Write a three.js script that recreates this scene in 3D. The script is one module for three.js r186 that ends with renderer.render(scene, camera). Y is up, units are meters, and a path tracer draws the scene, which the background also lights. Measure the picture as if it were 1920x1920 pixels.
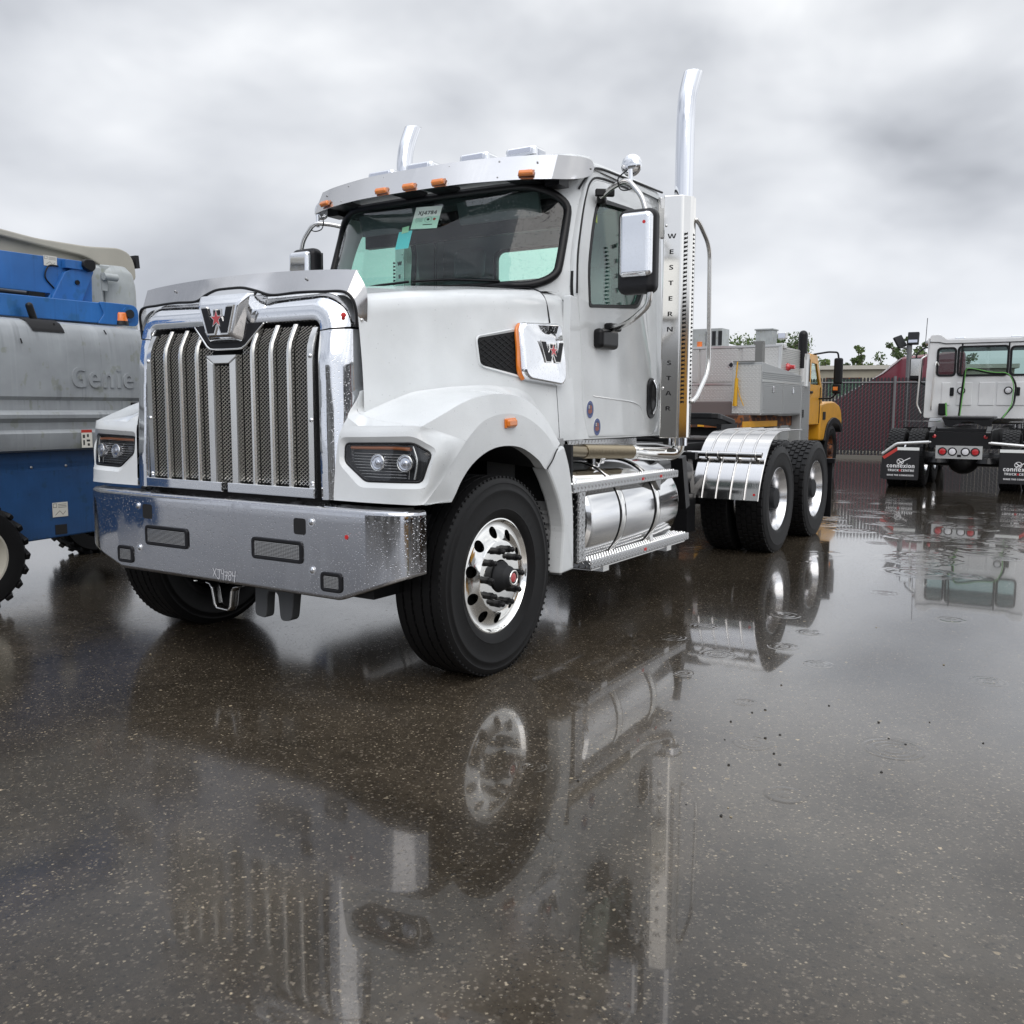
import * as THREE from 'three';
import { mergeGeometries, toCreasedNormals } from 'three/addons/utils/BufferGeometryUtils.js';
import { RoundedBoxGeometry } from 'three/addons/geometries/RoundedBoxGeometry.js';
import { TextGeometry } from 'three/addons/geometries/TextGeometry.js';
import { FontLoader } from 'three/addons/loaders/FontLoader.js';
import { Brush, Evaluator, SUBTRACTION } from 'three-bvh-csg';

// ------------------------------------------------------------------ camera, sky, sun, exposure
const PI = Math.PI, D = PI / 180;
const scene = new THREE.Scene();
const camera = new THREE.PerspectiveCamera(57.78, 1, 0.05, 900);
camera.position.set(3.741, 1.363, 3.932);
camera.rotation.set(-6.43 * D, 32.22 * D, 0.225 * D, 'YXZ');
const renderer = new THREE.WebGLRenderer({ antialias: true });
renderer.toneMapping = THREE.LinearToneMapping;
renderer.toneMappingExposure = 1.2;
renderer.shadowMap.enabled = true;

function rng(seed) { let a = seed >>> 0; return () => { a = (a + 0x6D2B79F5) | 0; let t = Math.imul(a ^ (a >>> 15), 1 | a); t = (t + Math.imul(t ^ (t >>> 7), 61 | t)) ^ t; return ((t ^ (t >>> 14)) >>> 0) / 4294967296; }; }
const clamp = (v, a = 0, b = 1) => Math.min(b, Math.max(a, v)), lerp = (a, b, t) => a + (b - a) * t;
const smooth = (a, b, v) => { const t = clamp((v - a) / (b - a)); return t * t * (3 - 2 * t); };
const hash = (x, y, s) => { let h = Math.imul(x | 0, 374761393) ^ Math.imul(y | 0, 668265263) ^ Math.imul(s | 0, 2147483647 ^ 0x5bd1e995); h = Math.imul(h ^ (h >>> 13), 1274126177); return ((h ^ (h >>> 16)) >>> 0) / 4294967296; };
function noise(x, y, s = 0, per = 0) {
  const xi = Math.floor(x), yi = Math.floor(y); let fx = x - xi, fy = y - yi; fx = fx * fx * (3 - 2 * fx); fy = fy * fy * (3 - 2 * fy);
  const m = (v) => per ? ((v % per) + per) % per : v;
  const a = hash(m(xi), m(yi), s), b = hash(m(xi + 1), m(yi), s), c = hash(m(xi), m(yi + 1), s), d = hash(m(xi + 1), m(yi + 1), s);
  return a + (b - a) * fx + (c - a) * fy + (a - b - c + d) * fx * fy;
}
function fbm(x, y, oct, s = 0, per = 0) { let v = 0, a = 0.5, t = 0; for (let i = 0; i < oct; i++) { v += a * noise(x, y, s + i * 17, per); t += a; a *= 0.5; x *= 2; y *= 2; per *= 2; } return v / t; }

function noise3(x, y, z, s) {
  const zi = Math.floor(z); let f = z - zi; f = f * f * (3 - 2 * f); return lerp(noise(x, y, s + zi * 101), noise(x, y, s + (zi + 1) * 101), f);
}
function fbm3(x, y, z, oct, s) { let v = 0, a = 0.5, t = 0; for (let i = 0; i < oct; i++) { v += a * noise3(x, y, z, s + i * 17); t += a; a *= 0.5; x *= 2; y *= 2; z *= 2; } return v / t; }
// overcast sky: layered cloud sheet, brighter towards the zenith and over one part of the horizon
function skyColour(dx, dy, dz, out) {
  const e = Math.asin(clamp(dy, -1, 1)), up = Math.max(dy, 0);
  const az = Math.atan2(dx, -dz), k = 2.1, Y = e * 2.6;
  const w1 = fbm3(dx * k + 7.3, Y + 2.1, dz * k, 3, 3) - 0.5, w2 = fbm3(dx * k - 3.7, Y + 9.4, dz * k + 4, 3, 11) - 0.5;
  let n = 1.15 * (fbm3(dx * 2.3 + w1 * 0.9 + 3.1, Y * 1.5 + w2 * 0.7, dz * 2.3 + w2 * 0.9, 6, 29) - 0.5) + 0.75 * (fbm3(dx * 5.6 + w2 * 1.5, Y * 4.4 + w1 * 1.2, dz * 5.6 - w1 * 1.5, 6, 57) - 0.5);
  const fade = smooth(0.0, 0.16, up);
  const glow = 0.5 + 0.5 * Math.cos(az - 0.5);                 // the thin part of the cloud cover
  const side = 0.5 + 0.5 * Math.cos(az - 1.75);                // the darker cloud lies over one flank
  let L = 0.50 + 0.17 * Math.pow(glow, 3) * (1 - smooth(0.0, 0.5, up)) + 0.24 * side;
  n *= 1 + 0.7 * Math.abs(n);
  L += n * (0.50 * fade + 0.14) * (0.7 + 0.3 * glow);
  L *= 1.1 + 1.15 * smooth(0.52, 1.0, up);
  if (dy < 0) L = 0.62;
  const cool = 0.8 - n * 1.8 + (1 - glow) * 1.2;
  out[0] = L * (0.985 - 0.035 * cool); out[1] = L * (0.995 - 0.012 * cool); out[2] = L * (1.0 + 0.042 * cool);
}
{
  const w = 2048, h = 1024, data = new Float32Array(w * h * 4), c = [0, 0, 0];
  for (let j = 0; j < h; j++) for (let i = 0; i < w; i++) {
    const el = ((j + 0.5) / h - 0.5) * PI, th = ((i + 0.5) / w - 0.5) * 2 * PI;
    skyColour(Math.cos(el) * Math.cos(th), Math.sin(el), Math.cos(el) * Math.sin(th), c);
    const o = (j * w + i) * 4; data[o] = c[0]; data[o + 1] = c[1]; data[o + 2] = c[2]; data[o + 3] = 1;
  }
  const t = new THREE.DataTexture(data, w, h, THREE.RGBAFormat, THREE.FloatType);
  t.mapping = THREE.EquirectangularReflectionMapping; t.magFilter = THREE.LinearFilter; t.minFilter = THREE.LinearFilter; t.wrapS = THREE.RepeatWrapping; t.needsUpdate = true;
  scene.background = t; scene.environment = t;
}
const sun = new THREE.DirectionalLight(0xfff8f0, 1.0);
sun.position.set(26, 40, 30); sun.target.position.set(0, 0, -4);
sun.castShadow = true; sun.shadow.radius = 100; sun.shadow.mapSize.set(2048, 2048);
Object.assign(sun.shadow.camera, { left: -40, right: 40, top: 40, bottom: -40, near: 1, far: 160 });
scene.add(sun, sun.target);

// ------------------------------------------------------------------ geometry helpers
const V = (x, y, z) => new THREE.Vector3(x, y, z);
const font = await new FontLoader().loadAsync('fonts/droid/droid_sans_bold.typeface.json');
function clean(g) {
  const o = g.index ? g.toNonIndexed() : g.clone();
  for (const k of Object.keys(o.attributes)) if (!['position', 'normal', 'uv'].includes(k)) o.deleteAttribute(k);
  if (!o.attributes.normal) o.computeVertexNormals();
  if (!o.attributes.uv || !g.userData.keepUV) boxUV(o);
  o.morphAttributes = {}; o.groups = [];
  return o;
}
function boxUV(g) {
  const p = g.attributes.position, uv = new Float32Array(p.count * 2), a = V(), b = V(), c = V(), n = V();
  for (let i = 0; i < p.count; i += 3) {
    a.fromBufferAttribute(p, i); b.fromBufferAttribute(p, i + 1); c.fromBufferAttribute(p, i + 2);
    n.copy(b).sub(a).cross(c.sub(a)); const x = Math.abs(n.x), y = Math.abs(n.y), z = Math.abs(n.z);
    for (let k = 0; k < 3; k++) { const X = p.getX(i + k), Y = p.getY(i + k), Z = p.getZ(i + k), o = (i + k) * 2; if (x >= y && x >= z) { uv[o] = Z; uv[o + 1] = Y; } else if (y >= z) { uv[o] = X; uv[o + 1] = Z; } else { uv[o] = X; uv[o + 1] = Y; } }
  }
  g.setAttribute('uv', new THREE.BufferAttribute(uv, 2));
}
const merge = (...gs) => mergeGeometries(gs.flat(9).map(clean), false);
const names = new Map();
const numbered = (n) => { const k = names.get(n) || 0; names.set(n, k + 1); return k ? n + '_' + String(k).padStart(3, '0') : n; };
function part(name, mat, parent, ...gs) { const m = new THREE.Mesh(merge(gs), mat); m.name = name; parent.add(m); return m; }
const two = (A) => [A, [A].flat(9).map(mirX)];                      // a piece and its twin on the other side
function each(name, mat, parent, ...pieces) { return pieces.map((p) => part(name, mat, parent, p)); }
function group(name, parent, x = 0, y = 0, z = 0, ry = 0) { const g = new THREE.Group(); g.name = name; g.position.set(x, y, z); g.rotation.y = ry; parent.add(g); return g; }
function thing(name, label, category, pos = [0, 0, 0], ry = 0, grp) { const g = group(numbered(name), scene, ...pos, ry); g.userData = { label, category }; if (grp) g.userData.group = grp; return g; }
const tr = (g, x, y, z) => g.clone().translate(x, y, z);
function mirX(g) {
  const o = g.clone(), p = o.attributes.position, n = o.attributes.normal;
  for (let i = 0; i < p.count; i++) { p.setX(i, -p.getX(i)); if (n) n.setX(i, -n.getX(i)); }
  if (o.index) { const a = o.index.array; for (let i = 0; i < a.length; i += 3) { const t = a[i]; a[i] = a[i + 1]; a[i + 1] = t; } return o; }
  for (const k of Object.keys(o.attributes)) { const at = o.attributes[k], s = at.itemSize, a = at.array; for (let i = 0; i < at.count; i += 3) for (let c = 0; c < s; c++) { const t = a[i * s + c]; a[i * s + c] = a[(i + 1) * s + c]; a[(i + 1) * s + c] = t; } }
  return o;
}
const both = (...gs) => gs.flat(9).flatMap((g) => [g, mirX(g)]);
function box(w, h, d, x = 0, y = 0, z = 0, rx = 0, ry = 0, rz = 0) { const g = new THREE.BoxGeometry(w, h, d); g.rotateX(rx).rotateY(ry).rotateZ(rz); return g.translate(x, y, z); }
function rbox(w, h, d, r, x = 0, y = 0, z = 0, rx = 0, ry = 0, rz = 0, s = 2) { const g = new RoundedBoxGeometry(w, h, d, s, Math.min(r, w / 2.01, h / 2.01, d / 2.01)); g.rotateX(rx).rotateY(ry).rotateZ(rz); return g.translate(x, y, z); }
function cyl(r1, r2, h, ax, x, y, z, seg = 24, open = false) { const g = new THREE.CylinderGeometry(r1, r2, h, seg, 1, open); if (ax === 'x') g.rotateZ(-PI / 2); if (ax === 'z') g.rotateX(PI / 2); return g.translate(x, y, z); }
function ball(r, x, y, z, sx = 1, sy = 1, sz = 1, seg = 16) { return new THREE.SphereGeometry(r, seg, Math.ceil(seg * 0.7)).scale(sx, sy, sz).translate(x, y, z); }
function lathe(pts, ax, x, y, z, seg = 48) { const g = new THREE.LatheGeometry(pts.map(([r, h]) => new THREE.Vector2(r, h)), seg); if (ax === 'x') g.rotateZ(-PI / 2); if (ax === 'z') g.rotateX(PI / 2); return g.translate(x, y, z); }
function crease(g, a = 0.6) { return toCreasedNormals(g.index ? g.toNonIndexed() : g, a); }
class Poly extends THREE.Curve {                                   // straight runs joined by round bends
  constructor(pts, r = 0.05) {
    super(); this.path = new THREE.CurvePath(); const P = pts.map((p) => p.isVector3 ? p : V(...p)); let last = P[0];
    for (let i = 1; i < P.length; i++) {
      if (i < P.length - 1) {
        const a = P[i - 1].clone().sub(P[i]), b = P[i + 1].clone().sub(P[i]), q = Math.min(r, a.length() * 0.45, b.length() * 0.45);
        const s = P[i].clone().add(a.setLength(q)), e = P[i].clone().add(b.setLength(q));
        this.path.add(new THREE.LineCurve3(last, s)); this.path.add(new THREE.QuadraticBezierCurve3(s, P[i], e)); last = e;
      } else this.path.add(new THREE.LineCurve3(last, P[i]));
    }
  }
  getPoint(t, o = V()) { const p = this.path.getPoint(Math.min(t, 0.999999)); return o.copy(p || this.path.curves.at(-1).getPoint(1)); }
}
function tube(pts, r, { seg = 0, rad = 8, bend = 0.05, caps = true } = {}) {
  const c = new Poly(pts, bend), L = c.getLength(), g = new THREE.TubeGeometry(c, seg || Math.max(8, Math.min(120, Math.ceil(L / 0.03))), r, rad);
  return caps ? [g, ball(r, ...c.getPoint(0).toArray(), 1, 1, 1, 8), ball(r, ...c.getPoint(1).toArray(), 1, 1, 1, 8)] : g;
}
function wire(pts, r, seg = 24, rad = 6) { return new THREE.TubeGeometry(new THREE.CatmullRomCurve3(pts.map((p) => V(...p))), seg, r, rad); }
function shape(pts, holes = []) { const s = new THREE.Shape(pts.map(([x, y]) => new THREE.Vector2(x, y))); for (const h of holes) s.holes.push(new THREE.Path(h.map(([x, y]) => new THREE.Vector2(x, y)))); return s; }
function rrect(cx, cy, w, h, r, n = 4) { const o = []; for (const [sx, sy, a] of [[1, 1, 0], [-1, 1, 90], [-1, -1, 180], [1, -1, 270]]) for (let i = 0; i <= n; i++) { const t = (a + 90 * i / n) * D; o.push([cx + sx * (w / 2 - r) + r * Math.cos(t), cy + sy * (h / 2 - r) + r * Math.sin(t)]); } return o; }
function roundPoly(pts, r, n = 4) {
  const o = [], N = pts.length;
  for (let i = 0; i < N; i++) {
    const p = pts[i], a = pts[(i + N - 1) % N], b = pts[(i + 1) % N], la = Math.hypot(a[0] - p[0], a[1] - p[1]), lb = Math.hypot(b[0] - p[0], b[1] - p[1]), q = Math.min(p[2] ?? r, la * 0.48, lb * 0.48);
    const s = [p[0] + (a[0] - p[0]) * q / la, p[1] + (a[1] - p[1]) * q / la], e = [p[0] + (b[0] - p[0]) * q / lb, p[1] + (b[1] - p[1]) * q / lb];
    for (let k = 0; k <= n; k++) { const t = k / n; o.push([(1 - t) ** 2 * s[0] + 2 * t * (1 - t) * p[0] + t * t * e[0], (1 - t) ** 2 * s[1] + 2 * t * (1 - t) * p[1] + t * t * e[1]]); }
  }
  return o;
}
// extrude a polygon: 'xy' grows along +z from at; 'zy' (points are z, y) grows along +x from at; 'xz' (points are x, z) grows along +y from at
function ext(pts, depth, at = 0, plane = 'xy', bevel = 0, holes = []) {
  const P = plane === 'zy' ? (q) => q.map(([a, b]) => [-a, b]) : plane === 'xz' ? (q) => q.map(([a, b]) => [a, -b]) : (q) => q;
  const g = new THREE.ExtrudeGeometry(shape(P(pts), holes.map(P)), { depth: depth - 2 * bevel, bevelEnabled: bevel > 0, bevelThickness: bevel, bevelSize: bevel, bevelOffset: -bevel, bevelSegments: 2, curveSegments: 8 });
  g.translate(0, 0, bevel);
  if (plane === 'zy') g.rotateY(PI / 2);
  if (plane === 'xz') g.rotateX(-PI / 2);
  return g.translate(plane === 'zy' ? at : 0, plane === 'xz' ? at : 0, plane === 'xy' ? at : 0);
}
function grid(nu, nv, f, flip = false, closeU = false) {
  const pos = [], uv = [], idx = [];
  for (let j = 0; j <= nv; j++) for (let i = 0; i <= nu; i++) { const p = f(i / nu, j / nv); pos.push(p[0] ?? p.x, p[1] ?? p.y, p[2] ?? p.z); uv.push(i / nu, j / nv); }
  for (let j = 0; j < nv; j++) for (let i = 0; i < nu; i++) { const a = j * (nu + 1) + i, b = a + 1, c = a + nu + 1, d = c + 1; flip ? idx.push(a, c, b, b, c, d) : idx.push(a, b, c, b, d, c); }
  const g = new THREE.BufferGeometry(); g.setAttribute('position', new THREE.Float32BufferAttribute(pos, 3)); g.setAttribute('uv', new THREE.Float32BufferAttribute(uv, 2)); g.setIndex(idx); g.computeVertexNormals();
  return g;
}
const curve = (pts) => new THREE.CatmullRomCurve3(pts.map((p) => V(...p)), false, 'centripetal');
function loft(nu, nv, curves, flip = false, ease = (v) => v) {    // curves: lists of points, the surface runs through all of them
  const cs = curves.map((c) => { const k = curve(c), o = []; for (let i = 0; i <= nu; i++) o.push(k.getPoint(i / nu)); return o; });
  return grid(nu, nv, (u, v) => { const i = Math.round(u * nu); if (cs.length === 2) return cs[0][i].clone().lerp(cs[1][i], ease(v)); return new THREE.CatmullRomCurve3(cs.map((c) => c[i])).getPoint(v); }, flip);
}
function interp(tab, x) { for (let i = 1; i < tab.length; i++) if (x <= tab[i][0] || i === tab.length - 1) { const [a, p] = tab[i - 1], [b, q] = tab[i]; return lerp(p, q, clamp((x - a) / (b - a))); } }
function warp(g, f) { const p = g.attributes.position, v = V(); for (let i = 0; i < p.count; i++) { v.fromBufferAttribute(p, i); f(v); p.setXYZ(i, v.x, v.y, v.z); } g.computeVertexNormals(); return g; }
function letters(text, size, depth, align = 'center') { const g = new TextGeometry(text, { font, size, depth, curveSegments: 4, bevelEnabled: false }); g.computeBoundingBox(); const b = g.boundingBox; return g.translate(align === 'center' ? -(b.min.x + b.max.x) / 2 : -b.min.x, 0, 0); }

// ------------------------------------------------------------------ textures and materials
function tex(w, h, fn, srgb) {
  const a = new Uint8Array(w * h * 4), c = [0, 0, 0]; for (let y = 0; y < h; y++) for (let x = 0; x < w; x++) { fn(x, y, c); const o = (y * w + x) * 4; a[o] = clamp(c[0]) * 255; a[o + 1] = clamp(c[1]) * 255; a[o + 2] = clamp(c[2]) * 255; a[o + 3] = 255; }
  return finish(a, w, h, srgb);
}
function finish(a, w, h, srgb) { const t = new THREE.DataTexture(a, w, h, THREE.RGBAFormat, THREE.UnsignedByteType); t.wrapS = t.wrapT = THREE.RepeatWrapping; t.magFilter = THREE.LinearFilter; t.minFilter = THREE.LinearFilter; if (srgb) t.colorSpace = THREE.SRGBColorSpace; t.needsUpdate = true; return t; }
const rep = (t, s) => { const c = t.clone(); c.repeat.set(1 / s, 1 / s); c.needsUpdate = true; return c; };
function canvasTex(w, h, draw) { const c = document.createElement('canvas'); c.width = w; c.height = h; draw(c.getContext('2d'), w, h); const t = new THREE.CanvasTexture(c); t.colorSpace = THREE.SRGBColorSpace; return t; }
const toS = (v) => v <= 0.0031308 ? v * 12.92 : 1.055 * Math.pow(v, 1 / 2.4) - 0.055;

// rain drops standing on metal and paint (height), and a faint film of dirt (colour)
const dropTex = (() => {
  const n = 512, h = new Float32Array(n * n), R = rng(5);
  for (let k = 0; k < 620; k++) { const x = R() * n, y = R() * n, r = 1.1 + 3.6 * Math.pow(R(), 3.2), sy = 1 + R() * 0.5; for (let j = -9; j <= 9; j++) for (let i = -7; i <= 7; i++) { const d = Math.hypot(i, j / sy) / r; if (d < 1) { const o = (((y + j) | 0) + n) % n * n + (((x + i) | 0) + n) % n; h[o] = Math.max(h[o], Math.sqrt(1 - d * d) * Math.min(1, r / 3)); } } }
  return tex(n, n, (x, y, c) => { c[0] = c[1] = c[2] = h[y * n + x]; });
})();
const grime = tex(512, 512, (x, y, c) => { const a = fbm(x / 64, y / 64, 5, 7, 8), s = hash(x, y, 77) > 0.9993 ? 0.25 : 0; const v = 0.93 + 0.09 * (a - 0.5) - s; c[0] = v; c[1] = v; c[2] = v * 0.995; }, true);
const brush = tex(512, 512, (x, y, c) => { const v = 0.5 + 0.25 * (noise(x / 2, y / 90, 3, 0) - 0.5) + 0.25 * (fbm(x / 50, y / 50, 4, 9, 0) - 0.5); c[0] = c[1] = c[2] = v; });
const smear = tex(512, 512, (x, y, c) => { const v = 0.07 + 0.20 * smooth(0.45, 0.75, fbm(x / 40, y / 85, 5, 21, 0)); c[0] = c[1] = c[2] = v; });
const std = (o) => new THREE.MeshStandardMaterial(o), phy = (o) => new THREE.MeshPhysicalMaterial(o);
const rgb = (r, g, b) => new THREE.Color().setRGB(r, g, b);
const M = {
  white: phy({ color: rgb(0.83, 0.855, 0.87), map: rep(grime, 1.6), roughness: 0.09, bumpMap: rep(dropTex, 0.26), bumpScale: 0.0006 }),
  whiteFar: phy({ color: rgb(0.8, 0.81, 0.82), map: rep(grime, 2), roughness: 0.4, clearcoat: 0.7, clearcoatRoughness: 0.08 }),
  chrome: std({ color: rgb(0.86, 0.87, 0.89), metalness: 1, roughness: 0.045, bumpMap: rep(dropTex, 0.19), bumpScale: 0.0004 }),
  bumper: std({ color: rgb(0.56, 0.565, 0.585), metalness: 1, roughness: 1, roughnessMap: rep(smear, 1.3), bumpMap: rep(dropTex, 0.28), bumpScale: 0.0016 }),
  polished: std({ color: rgb(0.80, 0.80, 0.80), metalness: 1, roughness: 0.09 }),
  steel: std({ color: rgb(0.62, 0.61, 0.605), metalness: 1, roughness: 0.36, roughnessMap: rep(brush, 0.6), bumpMap: rep(brush, 0.35), bumpScale: 0.0003 }),
  satin: std({ color: rgb(0.72, 0.71, 0.69), metalness: 1, roughness: 0.24 }),
  dull: std({ color: rgb(0.42, 0.42, 0.42), metalness: 1, roughness: 0.45 }),
  black: phy({ color: rgb(0.012, 0.012, 0.014), roughness: 0.42, specularIntensity: 0.6 }),
  seal: phy({ color: rgb(0.008, 0.008, 0.009), roughness: 0.36, specularIntensity: 0.6 }),
  cavity: std({ color: rgb(0.012, 0.012, 0.013), roughness: 0.9 }),
  dark: phy({ color: rgb(0.022, 0.023, 0.025), roughness: 0.6, specularIntensity: 0.5 }),
  frame: phy({ color: rgb(0.008, 0.008, 0.009), roughness: 0.45, specularIntensity: 0.6, clearcoat: 0.2, clearcoatRoughness: 0.15 }),
  liner: std({ color: rgb(0.30, 0.305, 0.31), roughness: 0.6 }),
  rubber: phy({ color: rgb(0.0075, 0.0075, 0.008), roughness: 0.55, specularIntensity: 0.45, clearcoat: 0.08, clearcoatRoughness: 0.25, bumpMap: rep(grime, 0.2), bumpScale: 0.001 }),
  amber: phy({ color: rgb(0.75, 0.2, 0.015), roughness: 0.2, clearcoat: 1, clearcoatRoughness: 0.05 }),
  red: phy({ color: rgb(0.5, 0.015, 0.02), roughness: 0.25, clearcoat: 1 }),
  redDot: std({ color: rgb(0.6, 0.03, 0.03), roughness: 0.5 }),
  clear: phy({ color: rgb(0.97, 0.98, 0.98), transmission: 1, roughness: 0.02, thickness: 0, ior: 1.5 }),
  glass: phy({ color: rgb(0.80, 0.97, 0.91), transmission: 1, roughness: 0.0, thickness: 0, ior: 1.62, bumpMap: rep(dropTex, 0.30), bumpScale: 0.0022 }),
  tint: phy({ color: rgb(0.70, 0.88, 0.82), transmission: 1, roughness: 0.0, thickness: 0, ior: 1.5 }),
  interior: std({ color: rgb(0.07, 0.075, 0.082), roughness: 0.8 }),
  seat: std({ color: rgb(0.20, 0.21, 0.23), roughness: 0.85 }),
  paper: std({ color: rgb(0.8, 0.82, 0.8), roughness: 0.8 }),
};
M.steelBar = std({ color: rgb(0.84, 0.83, 0.80), metalness: 1, roughness: 0.2 });
M.screen = std({ color: rgb(0.8, 0.79, 0.75), metalness: 1, roughness: 0.35 });
M.lampBlack = std({ color: rgb(0.022, 0.022, 0.025), roughness: 0.25 });
M.lampLens = std({ color: rgb(0.75, 0.76, 0.82), metalness: 0.9, roughness: 0.12 });
M.amberDim = phy({ color: rgb(0.35, 0.1, 0.02), roughness: 0.3, clearcoat: 1 });
const plateTex = tex(256, 256, (x, y, c) => { const p = 32; let h = 0; for (const k of [0, 1]) { const cx = ((x + k * p / 2) % p) - p / 2, cy = ((y + k * p / 2) % p) - p / 2, a = k ? PI / 4 : -PI / 4, u = cx * Math.cos(a) + cy * Math.sin(a), v = -cx * Math.sin(a) + cy * Math.cos(a); const d = Math.hypot(u / 10, v / 3); h = Math.max(h, smooth(1, 0.4, d)); } c[0] = c[1] = c[2] = h; });
M.plate = std({ color: rgb(0.46, 0.46, 0.46), metalness: 1, roughness: 0.26, bumpMap: rep(plateTex, 0.36), bumpScale: 0.004 });
M.plateFar = std({ color: rgb(0.58, 0.58, 0.56), metalness: 0.35, roughness: 0.42, bumpMap: rep(plateTex, 0.5), bumpScale: 0.006 });
M.stack = std({ color: rgb(0.84, 0.85, 0.88), metalness: 1, roughness: 0.09 });
M.shield = std({ color: rgb(0.88, 0.86, 0.82), metalness: 1, roughness: 0.12 });
M.fender = std({ color: rgb(0.62, 0.61, 0.60), metalness: 1, roughness: 0.13, bumpMap: rep(brush, 0.8), bumpScale: 0.0006 });
M.amberBright = phy({ color: rgb(0.8, 0.19, 0.02), roughness: 0.3, clearcoat: 1 });
M.satinPale = std({ color: rgb(0.72, 0.72, 0.70), metalness: 0.8, roughness: 0.35 });
M.alu = std({ color: rgb(0.43, 0.44, 0.44), metalness: 0.35, roughness: 0.42 });
M.whiteLens = phy({ color: rgb(0.75, 0.75, 0.77), roughness: 0.25, clearcoat: 1 });
M.flap = std({ color: rgb(0.0105, 0.0105, 0.012), roughness: 0.6 });
M.redWhite = std({ color: rgb(0.5, 0.05, 0.04), roughness: 0.4 });
M.yellow = phy({ color: rgb(0.80, 0.38, 0.015), map: rep(grime, 1.2), roughness: 0.45, clearcoat: 0.4, clearcoatRoughness: 0.2 });
M.crane = phy({ color: rgb(0.42, 0.02, 0.02), roughness: 0.4, clearcoat: 0.5 });
const rustTex = tex(256, 256, (x, y, c) => { const f = fbm(x / 24, y / 24, 5, 3, 0), g = smooth(0.45, 0.62, f); c[0] = lerp(0.26, 0.52, g); c[1] = lerp(0.18, 0.30, g); c[2] = lerp(0.15, 0.14, g); }, true);
M.rust = std({ map: rep(rustTex, 0.9), roughness: 0.85 });
M.lining = std({ color: rgb(0.34, 0.355, 0.38), roughness: 0.85 });
M.vice = std({ color: rgb(0.22, 0.22, 0.21), metalness: 0.5, roughness: 0.5 });
M.tintFar = phy({ color: rgb(0.62, 0.72, 0.70), transmission: 1, roughness: 0, thickness: 0, ior: 1.5 });
const streaks = tex(512, 512, (x, y, c) => { const a = fbm(x / 60, y / 60, 5, 19, 0), b = smooth(0.56, 0.85, noise(x / 5, y / 140, 23, 0)) * smooth(0.35, 0.7, fbm(x / 90, y / 90, 3, 29, 0)), d = smooth(0.66, 0.78, fbm(x / 22, y / 30, 5, 37, 0)), w = smooth(0.62, 0.95, noise(x / 4, y / 160, 51, 0)) * 0.5; const v = 0.86 + 0.16 * (a - 0.5) - 0.08 * b - 0.06 * d + 0.04 * w; c[0] = v; c[1] = v * 0.995; c[2] = v * (0.985 - 0.05 * d); }, true);
M.dull2 = std({ color: rgb(0.10, 0.105, 0.11), roughness: 0.5 });
// ------------------------------------------------------------------ wheels
function blocks(R, rows, n, w, l, h, stagger = 0.5) {
  const out = [], base = new THREE.BoxGeometry(w, h, l), p = base.attributes.position;
  for (let i = 0; i < p.count; i++) if (p.getY(i) > 0) { p.setX(i, p.getX(i) * 0.84); p.setZ(i, p.getZ(i) * 0.82); }
  base.computeVertexNormals();
  rows.forEach((x, k) => { for (let i = 0; i < n; i++) { const t = (i + (k % 2) * stagger) / n * 2 * PI; out.push(base.clone().translate(x, R + h / 2 - 0.004, 0).rotateX(t)); } });
  return out;
}
const steerTyre = (() => {
  const P = [[0.294, 0.122], [0.312, 0.136], [0.335, 0.1425], [0.345, 0.146], [0.352, 0.1445], [0.40, 0.15], [0.432, 0.1495], [0.438, 0.152], [0.446, 0.1515], [0.452, 0.148], [0.474, 0.1455], [0.478, 0.147], [0.484, 0.1445], [0.498, 0.139], [0.508, 0.130]];
  const edge = [0.131, 0.086, 0.032]; const tread = []; let y = 0.128;
  tread.push([0.513, y]);
  for (const g of [0.082, 0.03, -0.03, -0.082]) tread.push([0.5145, g + 0.0065], [0.502, g + 0.0045], [0.502, g - 0.0045], [0.5145, g - 0.0065]);
  tread.push([0.513, -y]);
  const prof = [...P, ...tread, ...P.slice().reverse().map(([r, h]) => [r, -h])];
  const sipes = []; for (let i = 0; i < 90; i++) { const b = new THREE.BoxGeometry(0.012, 0.008, 0.012).translate(0.1335, 0.5085, 0).rotateX(i / 90 * 2 * PI); sipes.push(b); for (const x of [-0.083, -0.03, 0.03, 0.083]) sipes.push(new THREE.BoxGeometry(0.009, 0.008, 0.010).translate(x + (i % 2 ? 0.005 : -0.005), 0.5095, 0).rotateX((i + 0.3) / 90 * 2 * PI)); }
  return merge(crease(lathe(prof, 'x', 0, 0, 0, 96), 0.5), sipes);
})();
const driveTyre = (() => {
  const P = [[0.30, 0.118], [0.318, 0.130], [0.345, 0.137], [0.40, 0.142], [0.435, 0.142], [0.441, 0.145], [0.448, 0.142], [0.48, 0.137], [0.498, 0.130], [0.506, 0.118]];
  return merge(crease(lathe([...P, ...P.slice().reverse().map(([r, h]) => [r, -h])], 'x', 0, 0, 0, 72), 0.5), blocks(0.503, [-0.101, -0.05, 0, 0.05, 0.101], 40, 0.047, 0.066, 0.018));
})();
const ev = new Evaluator(); ev.attributes = ['position', 'normal'];
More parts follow.
